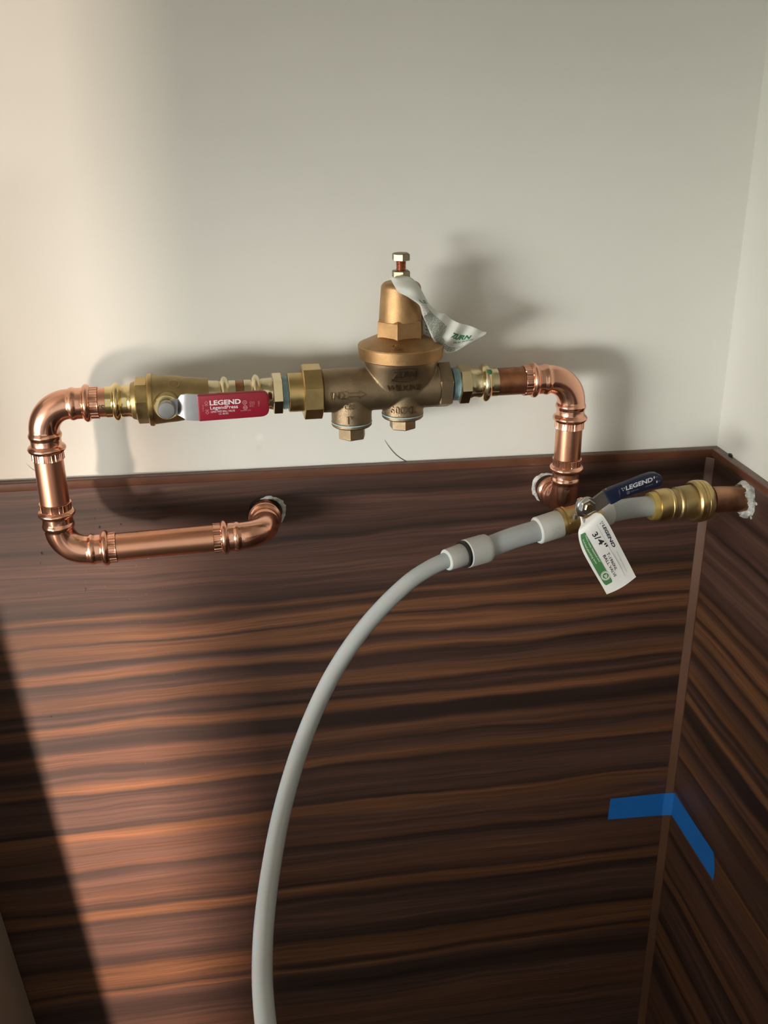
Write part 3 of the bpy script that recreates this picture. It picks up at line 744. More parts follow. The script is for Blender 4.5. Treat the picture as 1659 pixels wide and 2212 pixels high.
def tag_pt(s, t, off=0.0):
    p = cr(UPP, s).lerp(cr(LOW, s), t)
    b = math.sin(t * PI) * (.0035 if s < .5 else .002) + .0011 * math.sin(26 * s + 5 * t) * min(1, s * 6) * (.4 + t)
    return p + Vector((0, -1, 0)) * (b + off)
NS, NT = 72, 14
mb = MB()
rows = [[tag_pt(i / NS, j / NT) for j in range(NT + 1)] for i in range(NS + 1)]
back = [[p + Vector((0, .00025, 0)) for p in r] for r in rows]
mb.grid([r + b[::-1] for r, b in zip(rows, back)])
tag1 = link('instruction_tag', mb.mesh('instruction_tag', M_['film'], 1, 60))
tag(tag1, 'crumpled pale tag with green print hanging from the regulator bolt', 'tag')
def tagfn(a, b, h, rot=False):
    """lettering frame on the tag: starts at (s, t) = a and runs to b"""
    a, b = Vector(a), Vector(b)
    P0 = tag_pt(*a); P1 = tag_pt(*b); Lr = (P1 - P0).length * 1000
    d = b - a; e = Vector((d.y * .12, -1.0)) if not rot else Vector((-.6, .0))
    # size of one unit of e in mm
    u = (tag_pt(*(a + e * .05)) - P0).length * 1000 / .05
    def fn(x, y, o):
        st = a + d * (x / Lr) + e * (y / u)
        return tag_pt(max(0, min(1, st.x)), max(0, min(1, st.y)), .00045 + o)
    return fn, Lr
def tag_text(mb, s, a, b, h, bold=0.0, rot=False):
    fn, w = tagfn(a, b, h, rot); put_text(mb, s, fn, 0, 0, h, w, bold)
mb = MB(); tag_text(mb, 'LE', (.385, .64), (.425, .16), 4.2, .02, True); part('lettering', mb, M_['print_green_dark'], tag1, 'green letters', 1, 0)
mb = MB(); tag_text(mb, 'ZURN', (.725, .50), (.865, .50), 5.0, .07); tag_text(mb, 'WILKINS', (.775, .66), (.895, .60), 2.6, .02)
part('lettering', mb, M_['print_green_dark'], tag1, 'green printed name', 1, 0)
mb = MB()
rnd = random.Random(3)
for k in range(13):
    t0 = .30 + k * .05
    x = .47 + rnd.random() * .01; end = .66 if k < 8 else (.86 if k > 9 else .70)
    while x < end:
        w = rnd.uniform(.012, .03)
        a, b = (x, t0), (min(end, x + w), t0)
        q = [tag_pt(a[0], a[1], .0004), tag_pt(b[0], b[1], .0004), tag_pt(b[0], b[1] + .026, .0004), tag_pt(a[0], a[1] + .026, .0004)]
        i0 = len(mb.v); mb.v += [tuple(p) for p in q]; mb.f.append((i0, i0 + 1, i0 + 2, i0 + 3)); x += w + .004
for k in range(5):
    x = .40 + .02 * k
    q = [tag_pt(x, .30, .0004), tag_pt(x + .009, .30, .0004), tag_pt(x + .009, .80, .0004), tag_pt(x, .80, .0004)]
    i0 = len(mb.v); mb.v += [tuple(p) for p in q]; mb.f.append((i0, i0 + 1, i0 + 2, i0 + 3))
part('small_print', mb, M_['print_smoke'], tag1, 'rows of small grey print', 1, 0)
# back fold of the same tag, hanging straight down behind it
fold = [((908, 656), 5, (918, 664), 8), ((912, 676), 3, (928, 690), 6), ((914, 700), 4, (938, 712), 5), ((916, 722), 3, (944, 736), 4), ((919, 737), 2, (948, 748), 3)]
fa = [at(*a, dR + d1 / 1000) for a, d1, b, d2 in fold]; fb = [at(*b, dR + d2 / 1000) for a, d1, b, d2 in fold]
mb = MB(); rows = []
for i in range(25):
    r = [cr(fa, i / 24).lerp(cr(fb, i / 24), j / 6) + Vector((0, -.0012 * math.sin(j * 1.1 + i * .3), 0)) for j in range(7)]
    rows.append(r + [p + Vector((0, .0003, 0)) for p in r[::-1]])
mb.grid(rows); part('tag_fold', mb, M_['film'], tag1, None, 1, 60)
mb = MB()
for k in range(9):
    i = 6 + 2 * k
    q = [rows[i][1], rows[i][5], rows[i + 1][5], rows[i + 1][1]]; q = [p + Vector((0, -.0012, 0)) for p in q]
    q = [q[0], q[1], q[0].lerp(q[3], .55) * 0 + q[1].lerp(q[2], .55), q[0].lerp(q[3], .55)]
    i0 = len(mb.v); mb.v += [tuple(p) for p in q]; mb.f.append((i0, i0 + 1, i0 + 2, i0 + 3))
part('small_print', mb, M_['print_smoke'], tag1, 'rows of small grey print', 1, 0)

# ------------------------------------------------------------------ plastic line with the blue-handled valve
XR = -T0
S0 = at_x(1613, 1077.5, XR)             # stub axis at the right panel
dS = -S0.y
Q1 = at(1530, 1079.5, dS + .002)
Q2 = at(1405, 1093.5, dS + .010)
Q3 = at(1318, 1106.5, dS + .018)
Q4 = at(1209, 1131, dS + .028)
Q5 = at(1161, 1146, dS + .034)
Q6 = at(1052, 1183.5, dS + .055)
Q7 = at(1003, 1197, dS + .066)
Q8 = at(963, 1210.5, dS + .075)
make_pipe(S0 + Vector((.004, 0, 0)), Q1 + (S0 - Q1).normalized() * .003, 14.3, grain(new_mat('copper_stained', (0.36, 0.185, 0.115), .40, 1.0), 400, .2, .0005, .4, 60), 'stained copper pipe stub coming out of the right wall')
Mx = Matrix.Translation(S0)
part('caulk_ring', ragged_ring(S0, 'x', 14.2, 19.6, 8, 2.2, 64), M_['caulk'], wall_right, 'thick ragged white sealant around the pipe', M=Mx)
mb = MB()
for k in range(7):
    th = k * .9 + .3; rr = 22 + 2.5 * math.sin(k * 2.3)
    p = Vector((-1.2, rr * math.cos(th), rr * math.sin(th)))
    mb.lathe([(-.6, .6), (0, 1.9), (1.3, 1.3), (1.8, .3)], 'x', p, 8)
part('caulk_crumb', mb, M_['caulk'], wall_right, 'crumbs of sealant', M=Mx)
# brass push coupling: axis from Q2 to Q1
XF = (Q1 - Q2); LF = XF.length * 1000
coup = thing('push_coupling', frame(Q2, XF), 'brass push-fit reducing coupling on the pipe from the right wall', 'coupling')
s = LF / 125.0                           # mm per photo pixel along it
part('release_collar', MB().lathe([(-1, 12.5), (-1, 14.6), (1.5, 15.2), (11 * s, 15.2)], 'x', n=48), grain(new_mat('collar_yellow', (.62, .46, .14), .35, .6), 500, .03, .0003), coup, 'yellow release collar')
part('end_ring', MB().lathe([(9 * s, 15.0), (10 * s, 16.6), (16 * s, 17.4), (31 * s, 17.6), (32 * s, 16.9), (34 * s, 16.9), (35 * s, 17.6), (37 * s, 17.5), (41 * s, 16.8), (44 * s, 15.4), (44 * s, 13)], 'x', n=64), M_['brass_satin'], coup, 'rounded brass end ring')
part('body', MB().lathe([(42 * s, 15.4), (47 * s, 15.6), (52 * s, 16.0), (54.5 * s, 17.5), (57.5 * s, 17.9), (60 * s, 17.0), (64 * s, 17.8), (90 * s, 18.6), (92 * s, 18.4)], 'x', n=64), M_['brass_cast'], coup, 'dull brass body')
part('large_ring', MB().lathe([(87 * s, 17), (87.5 * s, 20.6), (91 * s, 22.4), (98 * s, 22.9), (98.6 * s, 22.2), (99.6 * s, 22.2), (100.2 * s, 22.9), (105 * s, 22.8), (106 * s, 22.0), (107 * s, 22.5), (113 * s, 22.2), (118 * s, 21.2), (123 * s, 18.6), (126.5 * s, 15.2), (127 * s, 14.4)], 'x', n=72), M_['brass_satin'], coup, 'large rounded brass ring')
def pex_piece(pts, r, label, name='plastic_pipe', d=0.0):
    mb = MB(); P = [cr(pts, i / 24) for i in range(25)] if len(pts) > 2 else [pts[0].lerp(pts[1], i / 8) for i in range(9)]
    o = link(name, mb.tube([p - P[0] for p in P], r / 1000, 40).mesh(name, M_['pex'], 1, 50), Matrix.Translation(P[0]))
    return tag(o, label, 'pipe', 'white plastic pipe lengths')
pr = pex_piece([Q3, (Q3 + Q2) / 2 + Vector((0, 0, .001)), Q2 + (Q1 - Q2).normalized() * .001], 11.1, 'short white plastic pipe below the blue grip, left of the brass coupling')
# valve body between Q4 (left) and Q3 (right)
VB = at(1262, 1116.5, dS + .023)
XV = (Q3 - Q4).normalized(); Mv = frame(VB, XV)
bv = thing('ball_valve', Mv, 'small brass ball valve with a navy blue lever handle on white plastic pipe', 'valve')
def lv(P): return (Mv.inverted() @ P) * 1000
x4 = lv(Q4).x; x3 = lv(Q3).x
mb = MB().lathe([(x4 - 1, 12), (x4 - 1, 15.0), (x4 + 1.4, 15.4), (x4 + 1.6, 14.6), (x4 + 3.0, 14.6), (x4 + 3.2, 15.6), (x4 + 5.6, 15.6), (x4 + 6, 14.9), (x4 + 9, 14.4), (-9, 14.6), (-4, 15.8), (6, 16.2), (12, 15.0), (15, 14), (16, 12)], 'x', n=60)
mb.lathe([(10, 8.5), (22, 8.2), (22.5, 6)], '-y', n=32)
part('body', mb, M_['brass_satin'], bv, 'brass valve body')
part('packing_nut', hexa(22, 30, 8.0, '-y', phase=.2, ch=.8), M_['brass_satin'], bv, smooth=20)
part('pipe_collar', MB().lathe([(14.6, 13), (14.6, 13.8), (16, 14.4), (x3 - 3, 14.4), (x3 - 1, 13.8), (x3, 12.6), (x3, 11.2)], 'x', n=48), M_['pex_collar'], bv, 'white plastic collar')
F5 = frame(Q5, Q4 - Q5); L5 = (Q4 - Q5).length * 1000
coll = part('pipe_collar', MB().lathe([(-1, 11.2), (-1, 13.4), (.3, 14.3), (L5 - 1.5, 14.6), (L5 - .2, 14.0), (L5, 12)], 'x', n=56), M_['pex_collar'], bv, 'white plastic collar with grey print')
coll.matrix_local = Mv.inverted() @ F5
mb = MB()
fnc = lambda x, y, o: (x, -14.72 * math.cos(y / 14.6), 14.72 * math.sin(y / 14.6))
for k, s_ in enumerate(('ASTM', 'F1960', '3/4"', 'A-1')):
    put_text(mb, s_, lambda x, y, o: fnc(L5 * .38 + y, 5.0 - x, 0), 0, k * 2.5, 1.7, 9)
part('lettering', mb, M_['ink_soft'], coll, 'grey print', smooth=0)
# lever and grip; plane in front of the valve
LV = 33.0
dV = -VB.y + LV / 1000
def hv(u, v, ex=0.0):
    p = lv(at(u, v, dV + ex)); return p.x, p.z
nutc = hv(1263.5, 1090.5)
# the stem axis is drawn to where the nut shows
stem = MB().lathe([(24, 6.0), (37, 6.0), (37.5, 5.0)], '-y', (nutc[0] * .6, 0, nutc[1] * .6), 28)
base = [hv(1241, 1083), hv(1252, 1074), hv(1268, 1073.5), hv(1283, 1078), hv(1290, 1090), hv(1287, 1102), hv(1272, 1110), hv(1256, 1115), hv(1244, 1112), hv(1239, 1098)]
lvr = MB().plate(base, -LV, -LV + 2.4, .5)
lvr.plate([hv(1238, 1110), hv(1246, 1111), hv(1243, 1120), hv(1236, 1119)], -LV + .4, -LV + 4, .3)
rows = []
for (a, b), ex in zip([((1274, 1077), (1288, 1104)), ((1281, 1076), (1292, 1105)), ((1304, 1061), (1318, 1089)), ((1312, 1057), (1324, 1086))], (0, .5, 6.0, 7.0)):
    xa, za = hv(*a, ex / 1000); xb, zb = hv(*b, ex / 1000)
    rows.append([(xa, -LV - ex, za), (xb, -LV - ex, zb), (xb, -LV - ex + 2.4, zb), (xa, -LV - ex + 2.4, za)])
lvr.grid(rows)
part('lever', lvr, M_['zinc'], bv, 'bent zinc lever', smooth=25)
nx, nz = nutc
part('stem_nut', hexa(LV - 1, LV + 5.2, 8.6, '-y', (nx, 0, nz), .3, 1.2), M_['zinc'], bv, 'silver stem nut', smooth=20)
part('nut_flange', MB().lathe([(LV - .5, 9.6), (LV + 1.6, 9.6), (LV + 2.0, 9.0)], '-y', (nx, 0, nz), 40), M_['zinc'], bv, 'silver nut flange')
part('stem', MB().lathe([(20, 4.6), (LV + 6.4, 4.6), (LV + 7.0, 4.0)], '-y', (nx, 0, nz), 6, .2), M_['brass'], bv, 'brass stem tip', smooth=20)
GX = 7.0
go = [hv(u, v, GX / 1000) for u, v in ((1303.5, 1061), (1318, 1055.5), (1360, 1042.5), (1395, 1031.5), (1415, 1027), (1428, 1027.5), (1438, 1033), (1443, 1042), (1442.5, 1051), (1438, 1056), (1420, 1060), (1380, 1069), (1345, 1078), (1328, 1086), (1319.5, 1089.5))]
grip2 = part('grip', MB().plate(go, -LV - GX - 3.0, -LV - GX + 4.2, 1.6), M_['blue'], bv, 'navy blue vinyl grip', smooth=40)
def on_g2(p, o=0): return (p.x, -LV - GX - 3.2, p.y)
def g2_text(mb, s_, u0_, v0_, u1_, v1_, hmm, bold=0.0):
    a = Vector(hv(u0_, v0_, GX / 1000)); b = Vector(hv(u1_, v1_, GX / 1000)); d = (b - a).normalized(); n_ = Vector((-d.y, d.x))
    put_text(mb, s_, lambda x, y, o: on_g2(a + d * x + n_ * y), 0, 0, hmm, (b - a).length, bold)
mb = MB(); g2_text(mb, 'LEGEND', 1353.5, 1060.0, 1417.5, 1043.6, 4.6, .045)
def g2p(u, v): return Vector(hv(u, v, GX / 1000))
def arrow2(mb, u, v, up, size):
    c = g2p(u, v); d = 1 if up else -1
    put_poly(mb, [(c.x - .7 * size, c.y), (c.x + .7 * size, c.y), (c.x, c.y + d * 1.2 * size)][::1 if up else -1], lambda x, y, o: on_g2(Vector((x, y))))
    put_poly(mb, [(c.x - .28 * size, c.y - d * size), (c.x + .28 * size, c.y - d * size), (c.x + .28 * size, c.y), (c.x - .28 * size, c.y)], lambda x, y, o: on_g2(Vector((x, y))))
arrow2(mb, 1420.5, 1036, True, 1.4); arrow2(mb, 1427, 1045.5, False, 1.4)
def chevrons(mb, c, fn, s_):
    for (dx, dy) in ((-.75, .8), (.75, .8), (0, -.5)):
        put_poly(mb, [(c.x + (dx - .62) * s_, c.y + (dy + .45) * s_), (c.x + dx * s_, c.y + (dy - .1) * s_), (c.x + (dx + .62) * s_, c.y + (dy + .45) * s_), (c.x + dx * s_, c.y + (dy - .75) * s_)], fn)
chevrons(mb, g2p(1346.5, 1057.5), lambda x, y, o: on_g2(Vector((x, y))), 1.7)
part('lettering', mb, M_['print_white'], grip2, 'white printed name', smooth=0)
mb = MB(); a = g2p(1358.7, 1065); put_ring(mb, a.x, a.y, 1.25, 1.75, lambda x, y, o: on_g2(Vector((x, y)))); put_ring(mb, a.x, a.y, .3, .8, lambda x, y, o: on_g2(Vector((x, y))), 5)
g2_text(mb, 'ASTM F1974', 1365.5, 1064.5, 1383, 1060.5, 1.2); g2_text(mb, 'CWP 250 PSI', 1399, 1056, 1418, 1051.5, 1.3)
g2_text(mb, 'ON', 1423.5, 1037, 1429, 1035.8, 1.4); g2_text(mb, 'OFF', 1430, 1046.3, 1436, 1045, 1.4); g2_text(mb, 'T-1960NL', 1341, 1073, 1338, 1057, 1.3)
part('lettering', mb, M_['print_dim'], grip2, 'faint print', smooth=0)

# pipe length to the left, coupling, hose
pex_piece([Q6, (Q6 + Q5) / 2 + Vector((0, 0, .0012)), Q5], 11.1, 'white plastic pipe between the blue-handled valve and the collars')
pc = thing('pipe_coupling', frame(Q7, Q6 - Q7), 'white plastic reducing coupling with a black ring where the hose begins', 'coupling')
L7 = (Q6 - Q7).length * 1000
part('large_collar', MB().lathe([(.8, 10), (.8, 13.4), (2.2, 14.4), (L7 - 5, 14.6), (L7 - 1, 14.3), (L7, 13.6), (L7, 11.0)], 'x', n=56), M_['pex_collar'], pc, 'large white collar')
part('spacer_ring', MB().lathe([(-1.8, 11), (-1.8, 13.8), (.8, 13.8), (.8, 11)], 'x', n=48), M_['black_plastic'], pc, 'black plastic ring')
F8 = frame(Q8, Q7 - Q8); L8 = (Q7 - Q8).length * 1000
sc_ = part('small_collar', MB().lathe([(0, 8), (0, 9.9), (1.2, 10.8), (L8 - 3, 11.6), (L8 - 1.6, 11.0), (L8 - 1.6, 8)], 'x', n=48), M_['pex_collar'], pc, 'small white collar')
sc_.matrix_local = pc.matrix_world.inverted() @ F8
hose_px = [(964, 1210, .0), (925, 1229, .008), (880, 1260, .018), (820, 1318, .032), (765, 1385, .048), (715, 1464, .068), (672, 1555, .095), (637, 1652, .13), (607, 1762, .175), (585, 1880, .225), (571, 1990, .268), (566.5, 2085, .30), (569, 2160, .325), (577, 2240, .35)]
d8 = -Q8.y
HP = [at(u, v, d8 + e) for u, v, e in hose_px]
last = HP[-1]; dirn = (HP[-1] - HP[-2])
HP += [last + dirn, last + dirn * 2 + Vector((.002, .006, -.01)), last + dirn * 3 + Vector((.004, .03, -.05)), Vector((last.x + .07, last.y - .03, .22)), Vector((last.x + .07, last.y + .03, .06)), Vector((last.x - .02, last.y + .12, .0085)), Vector((last.x - .20, last.y + .16, .0085))]
hp = [cr(HP, i / 220) for i in range(221)]
hose = link('plastic_hose', MB().tube([p - hp[0] for p in hp], .00795, 32).mesh('plastic_hose', M_['pex'], 1, 60), Matrix.Translation(hp[0]))
tag(hose, 'long milky white plastic hose curving down across the wood panel', 'hose')
# faint blue print line along the hose
mb = MB(); rnd = random.Random(5)
def hose_frame(i):
    Tn = (hp[i + 1] - hp[i - 1]).normalized(); view = (CAM - hp[i]).normalized(); side = Tn.cross(view).normalized(); view = side.cross(Tn).normalized()
    return side, view
for i in range(14, 132):
    if rnd.random() < .30: continue
    side, view = hose_frame(i); side2, view2 = hose_frame(i + 1)
    sg = 1 if side.x < 0 else -1
    def hpnt(k, sd, vw, a): return hp[k] - hp[0] + (sd * sg * math.cos(a) + vw * math.sin(a)) * .00803
    a0, a1 = .28, .28 + rnd.uniform(.12, .26)
    e = rnd.uniform(.5, .95)
    q0, q1 = hpnt(i, side, view, a0), hpnt(i, side, view, a1); q2, q3 = hpnt(i + 1, side2, view2, a1), hpnt(i + 1, side2, view2, a0)
    b = len(mb.v); mb.v += [tuple(p) for p in (q0, q1, q1.lerp(q2, e), q0.lerp(q3, e))]; mb.f.append((b, b + 1, b + 2, b + 3))
part('print_line', mb, M_['ink_blue'], hose, 'broken line of faint blue print', 1, 0)

# ------------------------------------------------------------------ paper tag on the blue-handled valve
def zp(x, y): return (1200 + x * .1567, 1000 + y * .1567)
dT = dV + .004
LE_ = [(345, 770, -14), (352, 850, -10), (318, 940, -3), (325, 1060, 0), (375, 1220, 0), (470, 1400, 1), (570, 1575, 1), (650, 1710, 2), (705, 1812, 4)]
RE_ = [(470, 740, -14), (545, 690, -8), (625, 700, -3), (690, 775, -1), (775, 920, 0), (880, 1125, 0), (970, 1300, 0), (1045, 1445, 1), (1110, 1572, 3)]
tl = [at(*zp(x, y), dT + d / 1000) for x, y, d in LE_]; trt = [at(*zp(x, y), dT + d / 1000) for x, y, d in RE_]
def pt_tag(s_, t, off=0.0):
    p = cr(tl, t).lerp(cr(trt, t), s_)
    return p + Vector((0, -1, 0)) * (.0018 * math.sin(s_ * PI) * (1 - .4 * t) + off) + Vector((0, 0, -.0016)) * math.sin(s_ * PI) * max(0, (t - .85) / .15)
mb = MB(); rows = []
for i in range(41):
    r = [pt_tag(j / 12, i / 40) for j in range(13)]
    rows.append(r + [p + Vector((0, .0003, 0)) for p in r[::-1]])
mb.grid(rows)
t2 = link('paper_tag', mb.mesh('paper_tag', M_['paper'], 1, 60)); tag(t2, 'white paper tag with a green band hanging from the blue-handled valve', 'tag')
# strap of the tag round the stem
mb = MB(); mb.tube([at(1254, 1113, dT - .012), at(1257, 1122, dT - .010), at(1259, 1130, dT - .007)], .0012, 8)
part('tag_strap', mb, M_['paper'], t2, None, 1)
# the tag's own (x along, y across) print coordinates in zoom pixels, inverted by search
def inv_tag(X, Y):
    u, v = zp(X, Y); best = None
    s_, t = .5, .5
    for _ in range(40):
        pu, pv = proj(pt_tag(s_, t)); e = .001
        a = proj(pt_tag(s_ + e, t)); b = proj(pt_tag(s_, t + e))
        j11, j12, j21, j22 = (a[0] - pu) / e, (b[0] - pu) / e, (a[1] - pv) / e, (b[1] - pv) / e
        det = j11 * j22 - j12 * j21; du, dv_ = u - pu, v - pv
        ds, dt = (du * j22 - dv_ * j12) / det, (j11 * dv_ - j21 * du) / det
        s_ = max(.01, min(.99, s_ + .8 * ds)); t = max(.01, min(.99, t + .8 * dt))
    return Vector((s_, t))
def t2_fn(a, b):
    """text running from zoom pixel a to zoom pixel b; up is towards the right edge"""
    A_, B_ = inv_tag(*a), inv_tag(*b)
    P0, P1 = pt_tag(*A_), pt_tag(*B_); Lr = (P1 - P0).length; d = B_ - A_
    dirp = Vector((b[0] - a[0], b[1] - a[1])).normalized(); nrm = Vector((dirp.y, -dirp.x))
    C_ = inv_tag(a[0] + nrm.x * 80, a[1] + nrm.y * 80); H = (pt_tag(*C_) - P0).length; e = C_ - A_
    def fn(x, y, o):
        st = A_ + d * (x / (Lr * 1000)) + e * (y / (H * 1000)); return pt_tag(max(0, min(1, st.x)), max(0, min(1, st.y)), .00035)
    return fn, Lr * 1000
def t2_text(mb, s_, a, b, h, bold=0.0):
    fn, w = t2_fn(a, b); put_text(mb, s_, fn, 0, 0, h, w, bold)
mb = MB(); t2_text(mb, 'LEGEND', (640, 862), (790, 1165), 2.9, .05)
A_ = inv_tag(632, 822)
fn, w = t2_fn((608, 838), (650, 830)); 
for (X, Y) in ((618, 832), (640, 808), (650, 832)):
    fn, w = t2_fn((X, Y), (X + 40, Y + 78)); put_poly(mb, [(-1.0, -.9), (.1, 0), (-1.0, .9), (-.2, .9), (1.0, 0), (-.2, -.9)], fn)
part('lettering', mb, M_['print_navy'], t2, 'navy printed name', 1, 0)
mb = MB(); t2_text(mb, '3/4"', (500, 985), (655, 1190), 5.6, .025); part('lettering', mb, M_['print_black'], t2, 'large black size print', 1, 0)
mb = MB(); t2_text(mb, 'T-1960NL', (700, 1243), (822, 1482), 2.9, .02); part('lettering', mb, M_['print_black'], t2, 'black print', 1, 0)
mb = MB(); t2_text(mb, 'BALL VALVE', (650, 1278), (810, 1572), 2.9, .02)
part('lettering', mb, M_['print_black'], t2, 'black print', 1, 0)
mb = MB(); t2_text(mb, 'www.legendvalve.com', (835, 1220), (975, 1500), 1.5)
fn, w = t2_fn((565, 845), (960, 1560)); put_poly(mb, [(0, 0), (w * .25, 0), (w * .5, 0), (w * .75, 0), (w, 0), (w, .22), (w * .75, .22), (w * .5, .22), (w * .25, .22), (0, .22)], fn)
part('lettering', mb, M_['print_grey'], t2, 'grey print and rule', 1, 0)
mb = MB()
NB = 30; left = []; right = []
LB_ = [(345, 985), (352, 1055), (385, 1150), (440, 1270), (520, 1415), (600, 1555), (665, 1660), (700, 1685)]
RB_ = [(408, 955), (440, 1020), (490, 1105), (560, 1230), (640, 1375), (720, 1515), (775, 1610), (775, 1645)]
lb_ = [Vector((*p, 0)) for p in LB_]; rb_ = [Vector((*p, 0)) for p in RB_]
bl = [inv_tag(*cr(lb_, i / NB).xy) for i in range(NB + 1)]; br = [inv_tag(*cr(rb_, i / NB).xy) for i in range(NB + 1)]
mb.grid([[pt_tag(*a.lerp(b, k / 3), .00028) for k in range(4)] for a, b in zip(bl, br)], False, False)
band = part('green_band', mb, M_['print_green'], t2, 'green printed band', 1, 0)
mb = MB(); t2_text(mb, 'Product meets National and', (405, 1000), (598, 1362), 1.7, 0); t2_text(mb, 'local lead plumbing laws', (372, 1060), (555, 1390), 1.7, 0)
fn, w = t2_fn((690, 1555), (740, 1645)); put_ring(mb, 0, 0, 3.2, 4.1, fn); put_ring(mb, 0, 0, 4.6, 5.0, fn)
for k in range(2): put_poly(mb, [(-1.9 + k * 1.7, -1.5), (-.3 + k * 1.7, 0), (-1.9 + k * 1.7, 1.5), (-.9 + k * 1.7, 1.5), (.8 + k * 1.7, 0), (-.9 + k * 1.7, -1.5)], fn)
mb2 = mb
part('lettering', mb2, M_['paper'], band, 'white print on the green band', 1, 0)
for v_ in ():
    pass

# ------------------------------------------------------------------ blue masking tape across the corner
def tape():
    a = at(1318.5, 1725, T0); b = at(1312.5, 1770, T0); c = at(1446, 1712, T0); d = at(1441, 1759.5, T0)
    e = at_x(1458, 1713.5, -T0); f_ = at_x(1452, 1761.5, -T0); g = at_x(1542.5, 1842, -T0); h = at_x(1541, 1902, -T0)
    def row(top, bot, n=6): return [top.lerp(bot, i / n) for i in range(n + 1)]
    o = .0004
    rows = [[p + Vector((0, -o, 0)) for p in row(a, b)]]
    mid_b = row(c, d); mid_r = row(e, f_)
    xs = -T0 - .0098
    rows.append([Vector((xs, -T0 - o, p.z)) for p in mid_b])
    rows.append([Vector((-T0 - .0091, -T0 - .0019, p.lerp(q, .1).z)) for p, q in zip(mid_b, mid_r)])
    rows.append([Vector((-T0 - .0049, -T0 - .0052, p.lerp(q, .5).z)) for p, q in zip(mid_b, mid_r)])
    rows.append([Vector((-T0 - .0016, -T0 - .0094, p.lerp(q, .9).z)) for p, q in zip(mid_b, mid_r)])
    rows.append([Vector((-T0 - o, -T0 - .0104, q.z)) for q in mid_r])
    er = row(g, h)
    er = [p + Vector((-o, -.0035 * math.sin(i / 6 * PI), 0)) for i, p in enumerate(er)]
    rows.append(er)
    mb = MB(); out = []
    for r in rows: out.append(r + [p + Vector((.00012, .00012, 0)) for p in r[::-1]])
    mb.grid(out)
    o_ = link('masking_tape', mb.mesh('masking_tape', M_['tape'], 1, 25))
    return tag(o_, 'strip of bright blue masking tape stuck across the inside corner', 'tape')
tape()

# ------------------------------------------------------------------ grey upright panel standing at the lower left, against the wall
e0 = at(0, 1962, T0); e1 = at(79, 2212, T0)
dx = (e1.x - e0.x) / (e1.z - e0.z)
def ex(z): return e0.x + dx * (z - e0.z)
mb = MB()
zt = 1.5
DP = .165
mb.grid([[(ex(0) - .30, -T0 - .002, 0), (ex(0), -T0 - .002, 0), (ex(0), -T0 - DP, 0), (ex(0) - .30, -T0 - DP, 0)],
         [(ex(zt) - .30, -T0 - .002, zt), (ex(zt), -T0 - .002, zt), (ex(zt), -T0 - DP, zt), (ex(zt) - .30, -T0 - DP, zt)]])
gp = link('leaning_panel', mb.mesh('leaning_panel', M_['laminate_grey'], 1, 0))
tag(gp, 'plain grey panel leaning against the wood at the lower left edge', 'panel')

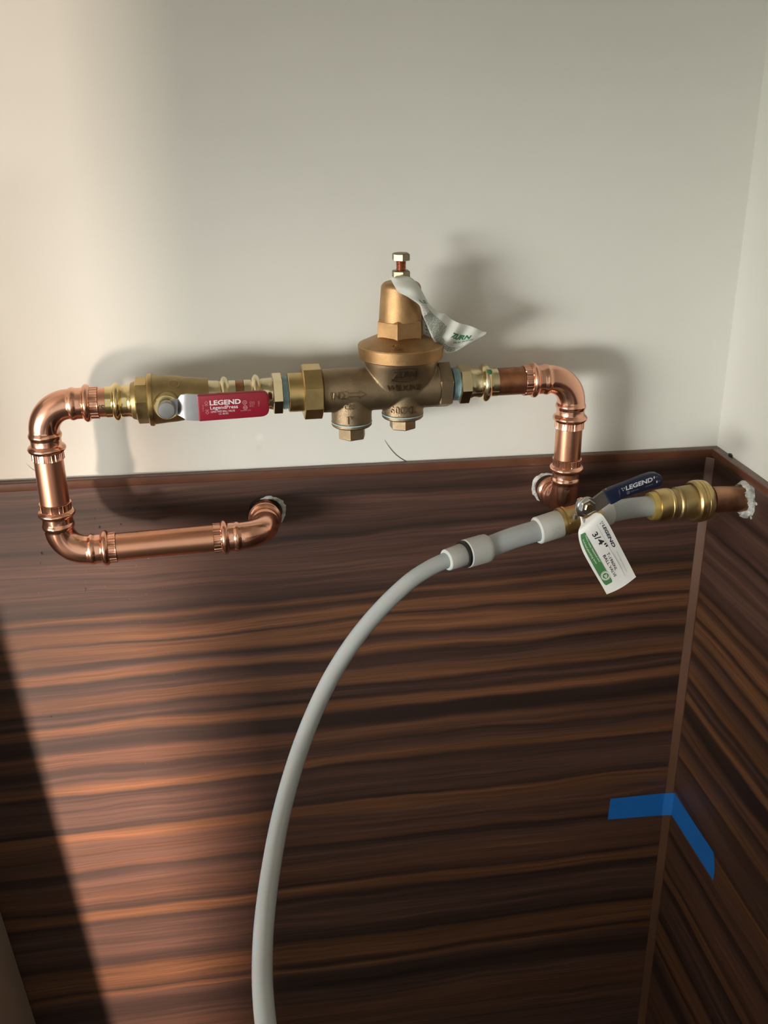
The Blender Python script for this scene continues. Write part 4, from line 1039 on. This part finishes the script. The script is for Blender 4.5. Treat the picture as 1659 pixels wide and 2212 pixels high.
# ------------------------------------------------------------------ water drops and hairs
drops = [(60 + x * .217, 1020 + y * .217, r) for x, y, r in (
    (700, 375, 2.2), (668, 460, 2.0), (718, 550, 3.0), (960, 432, 2.0), (965, 315, 2.4), (1120, 285, 2.6), (1325, 455, 2.8), (925, 520, 2.4),
    (140, 810, 3.4), (128, 905, 2.4), (112, 1070, 1.8), (103, 1205, 1.7), (575, 970, 2.4), (572, 1090, 2.4), (575, 1165, 2.6), (570, 1197, 2.6), (765, 1137, 2.0), (803, 993, 1.9),
    (1078, 932, 2.2), (1317, 915, 1.8), (1205, 862, 2.4), (1180, 1217, 1.9), (760, 1293, 1.7), (630, 560, 1.5), (1340, 1150, 1.5), (900, 1185, 1.5), (1015, 1262, 1.3), (565, 1268, 1.3))]
drops += [(x * .4396, 1240 + y * .4396, r) for x, y, r in ((513, 137, 1.6), (688, 240, 1.6), (855, 495, 1.6), (235, 560, 2.0), (253, 700, 1.6), (450, 805, 1.6), (995, 345, 1.5), (716, 932, 1.7), (932, 1160, 1.6), (928, 1240, 1.6), (575, 738, 1.4), (718, 850, 1.4), (830, 935, 1.4))]
drops += [(294.5, 1098, 5.2)]
mesh_d = {}
def drop_mesh(r, big):
    key = (round(r, 1), big)
    if key in mesh_d: return mesh_d[key]
    mb = MB(); rows = []
    R = r * .47
    for i in range(8):
        ph = PI / 2 * i / 7
        row = []
        for j in range(16):
            th = 2 * PI * j / 16
            x = R * math.cos(ph) * math.cos(th) * (1.2 if big else .85); z = R * math.cos(ph) * math.sin(th) * (.8 if big else (1.0 if math.sin(th) < 0 else 1.35))
            row.append((x, -R * .75 * math.sin(ph) - .02, z))
        rows.append(row)
    mb.grid(rows, True, True); mesh_d[key] = mb.mesh('water_drop', M_['water'], K, 70); return mesh_d[key]
for k, (u, v, r) in enumerate(drops):
    big = r > 5
    o = link('water_drop', drop_mesh(r, big), Matrix.Translation(at(u, v, T0)))
    if big: tag(o, 'largest clear water drop, in the pipe shadow on the wood panel', 'water drop', 'water drops on the wood panel')
    else: tag(o, 'small clear water drop on the wood panel near the left pipe loop', 'water drop', 'water drops on the wood panel')
for (pts, r, lab) in (([(831, 951), (838, 962), (850, 977), (864, 989), (881, 998.5)], .00042, 'thin curved dark hair on the white wall under the regulator'),
                      ([(56, 1001), (62, 1007), (68, 1012), (76, 1017)], .00016, 'fine short hair on the white wall left of the upright pipe')):
    P = [at(u, v, .0006) for u, v in pts]
    P = [cr(P, i / 20) for i in range(21)]
    o = link('hair_strand', MB().tube([p - P[0] for p in P], lambda i, th, r=r: r * (.35 + .65 * i / 20), 6).mesh('hair_strand', M_['hair'], 1), Matrix.Translation(P[0]))
    tag(o, lab, 'hair')

# runs of print and crumbs too small to pick apart
for o in COL.objects:
    if o.parent and (o.name.split('.')[0] in ('small_print', 'print_line', 'caulk_crumb') or o.get('label') in ('faint approval marks', 'faint print', 'grey print')):
        o['kind'] = 'stuff'
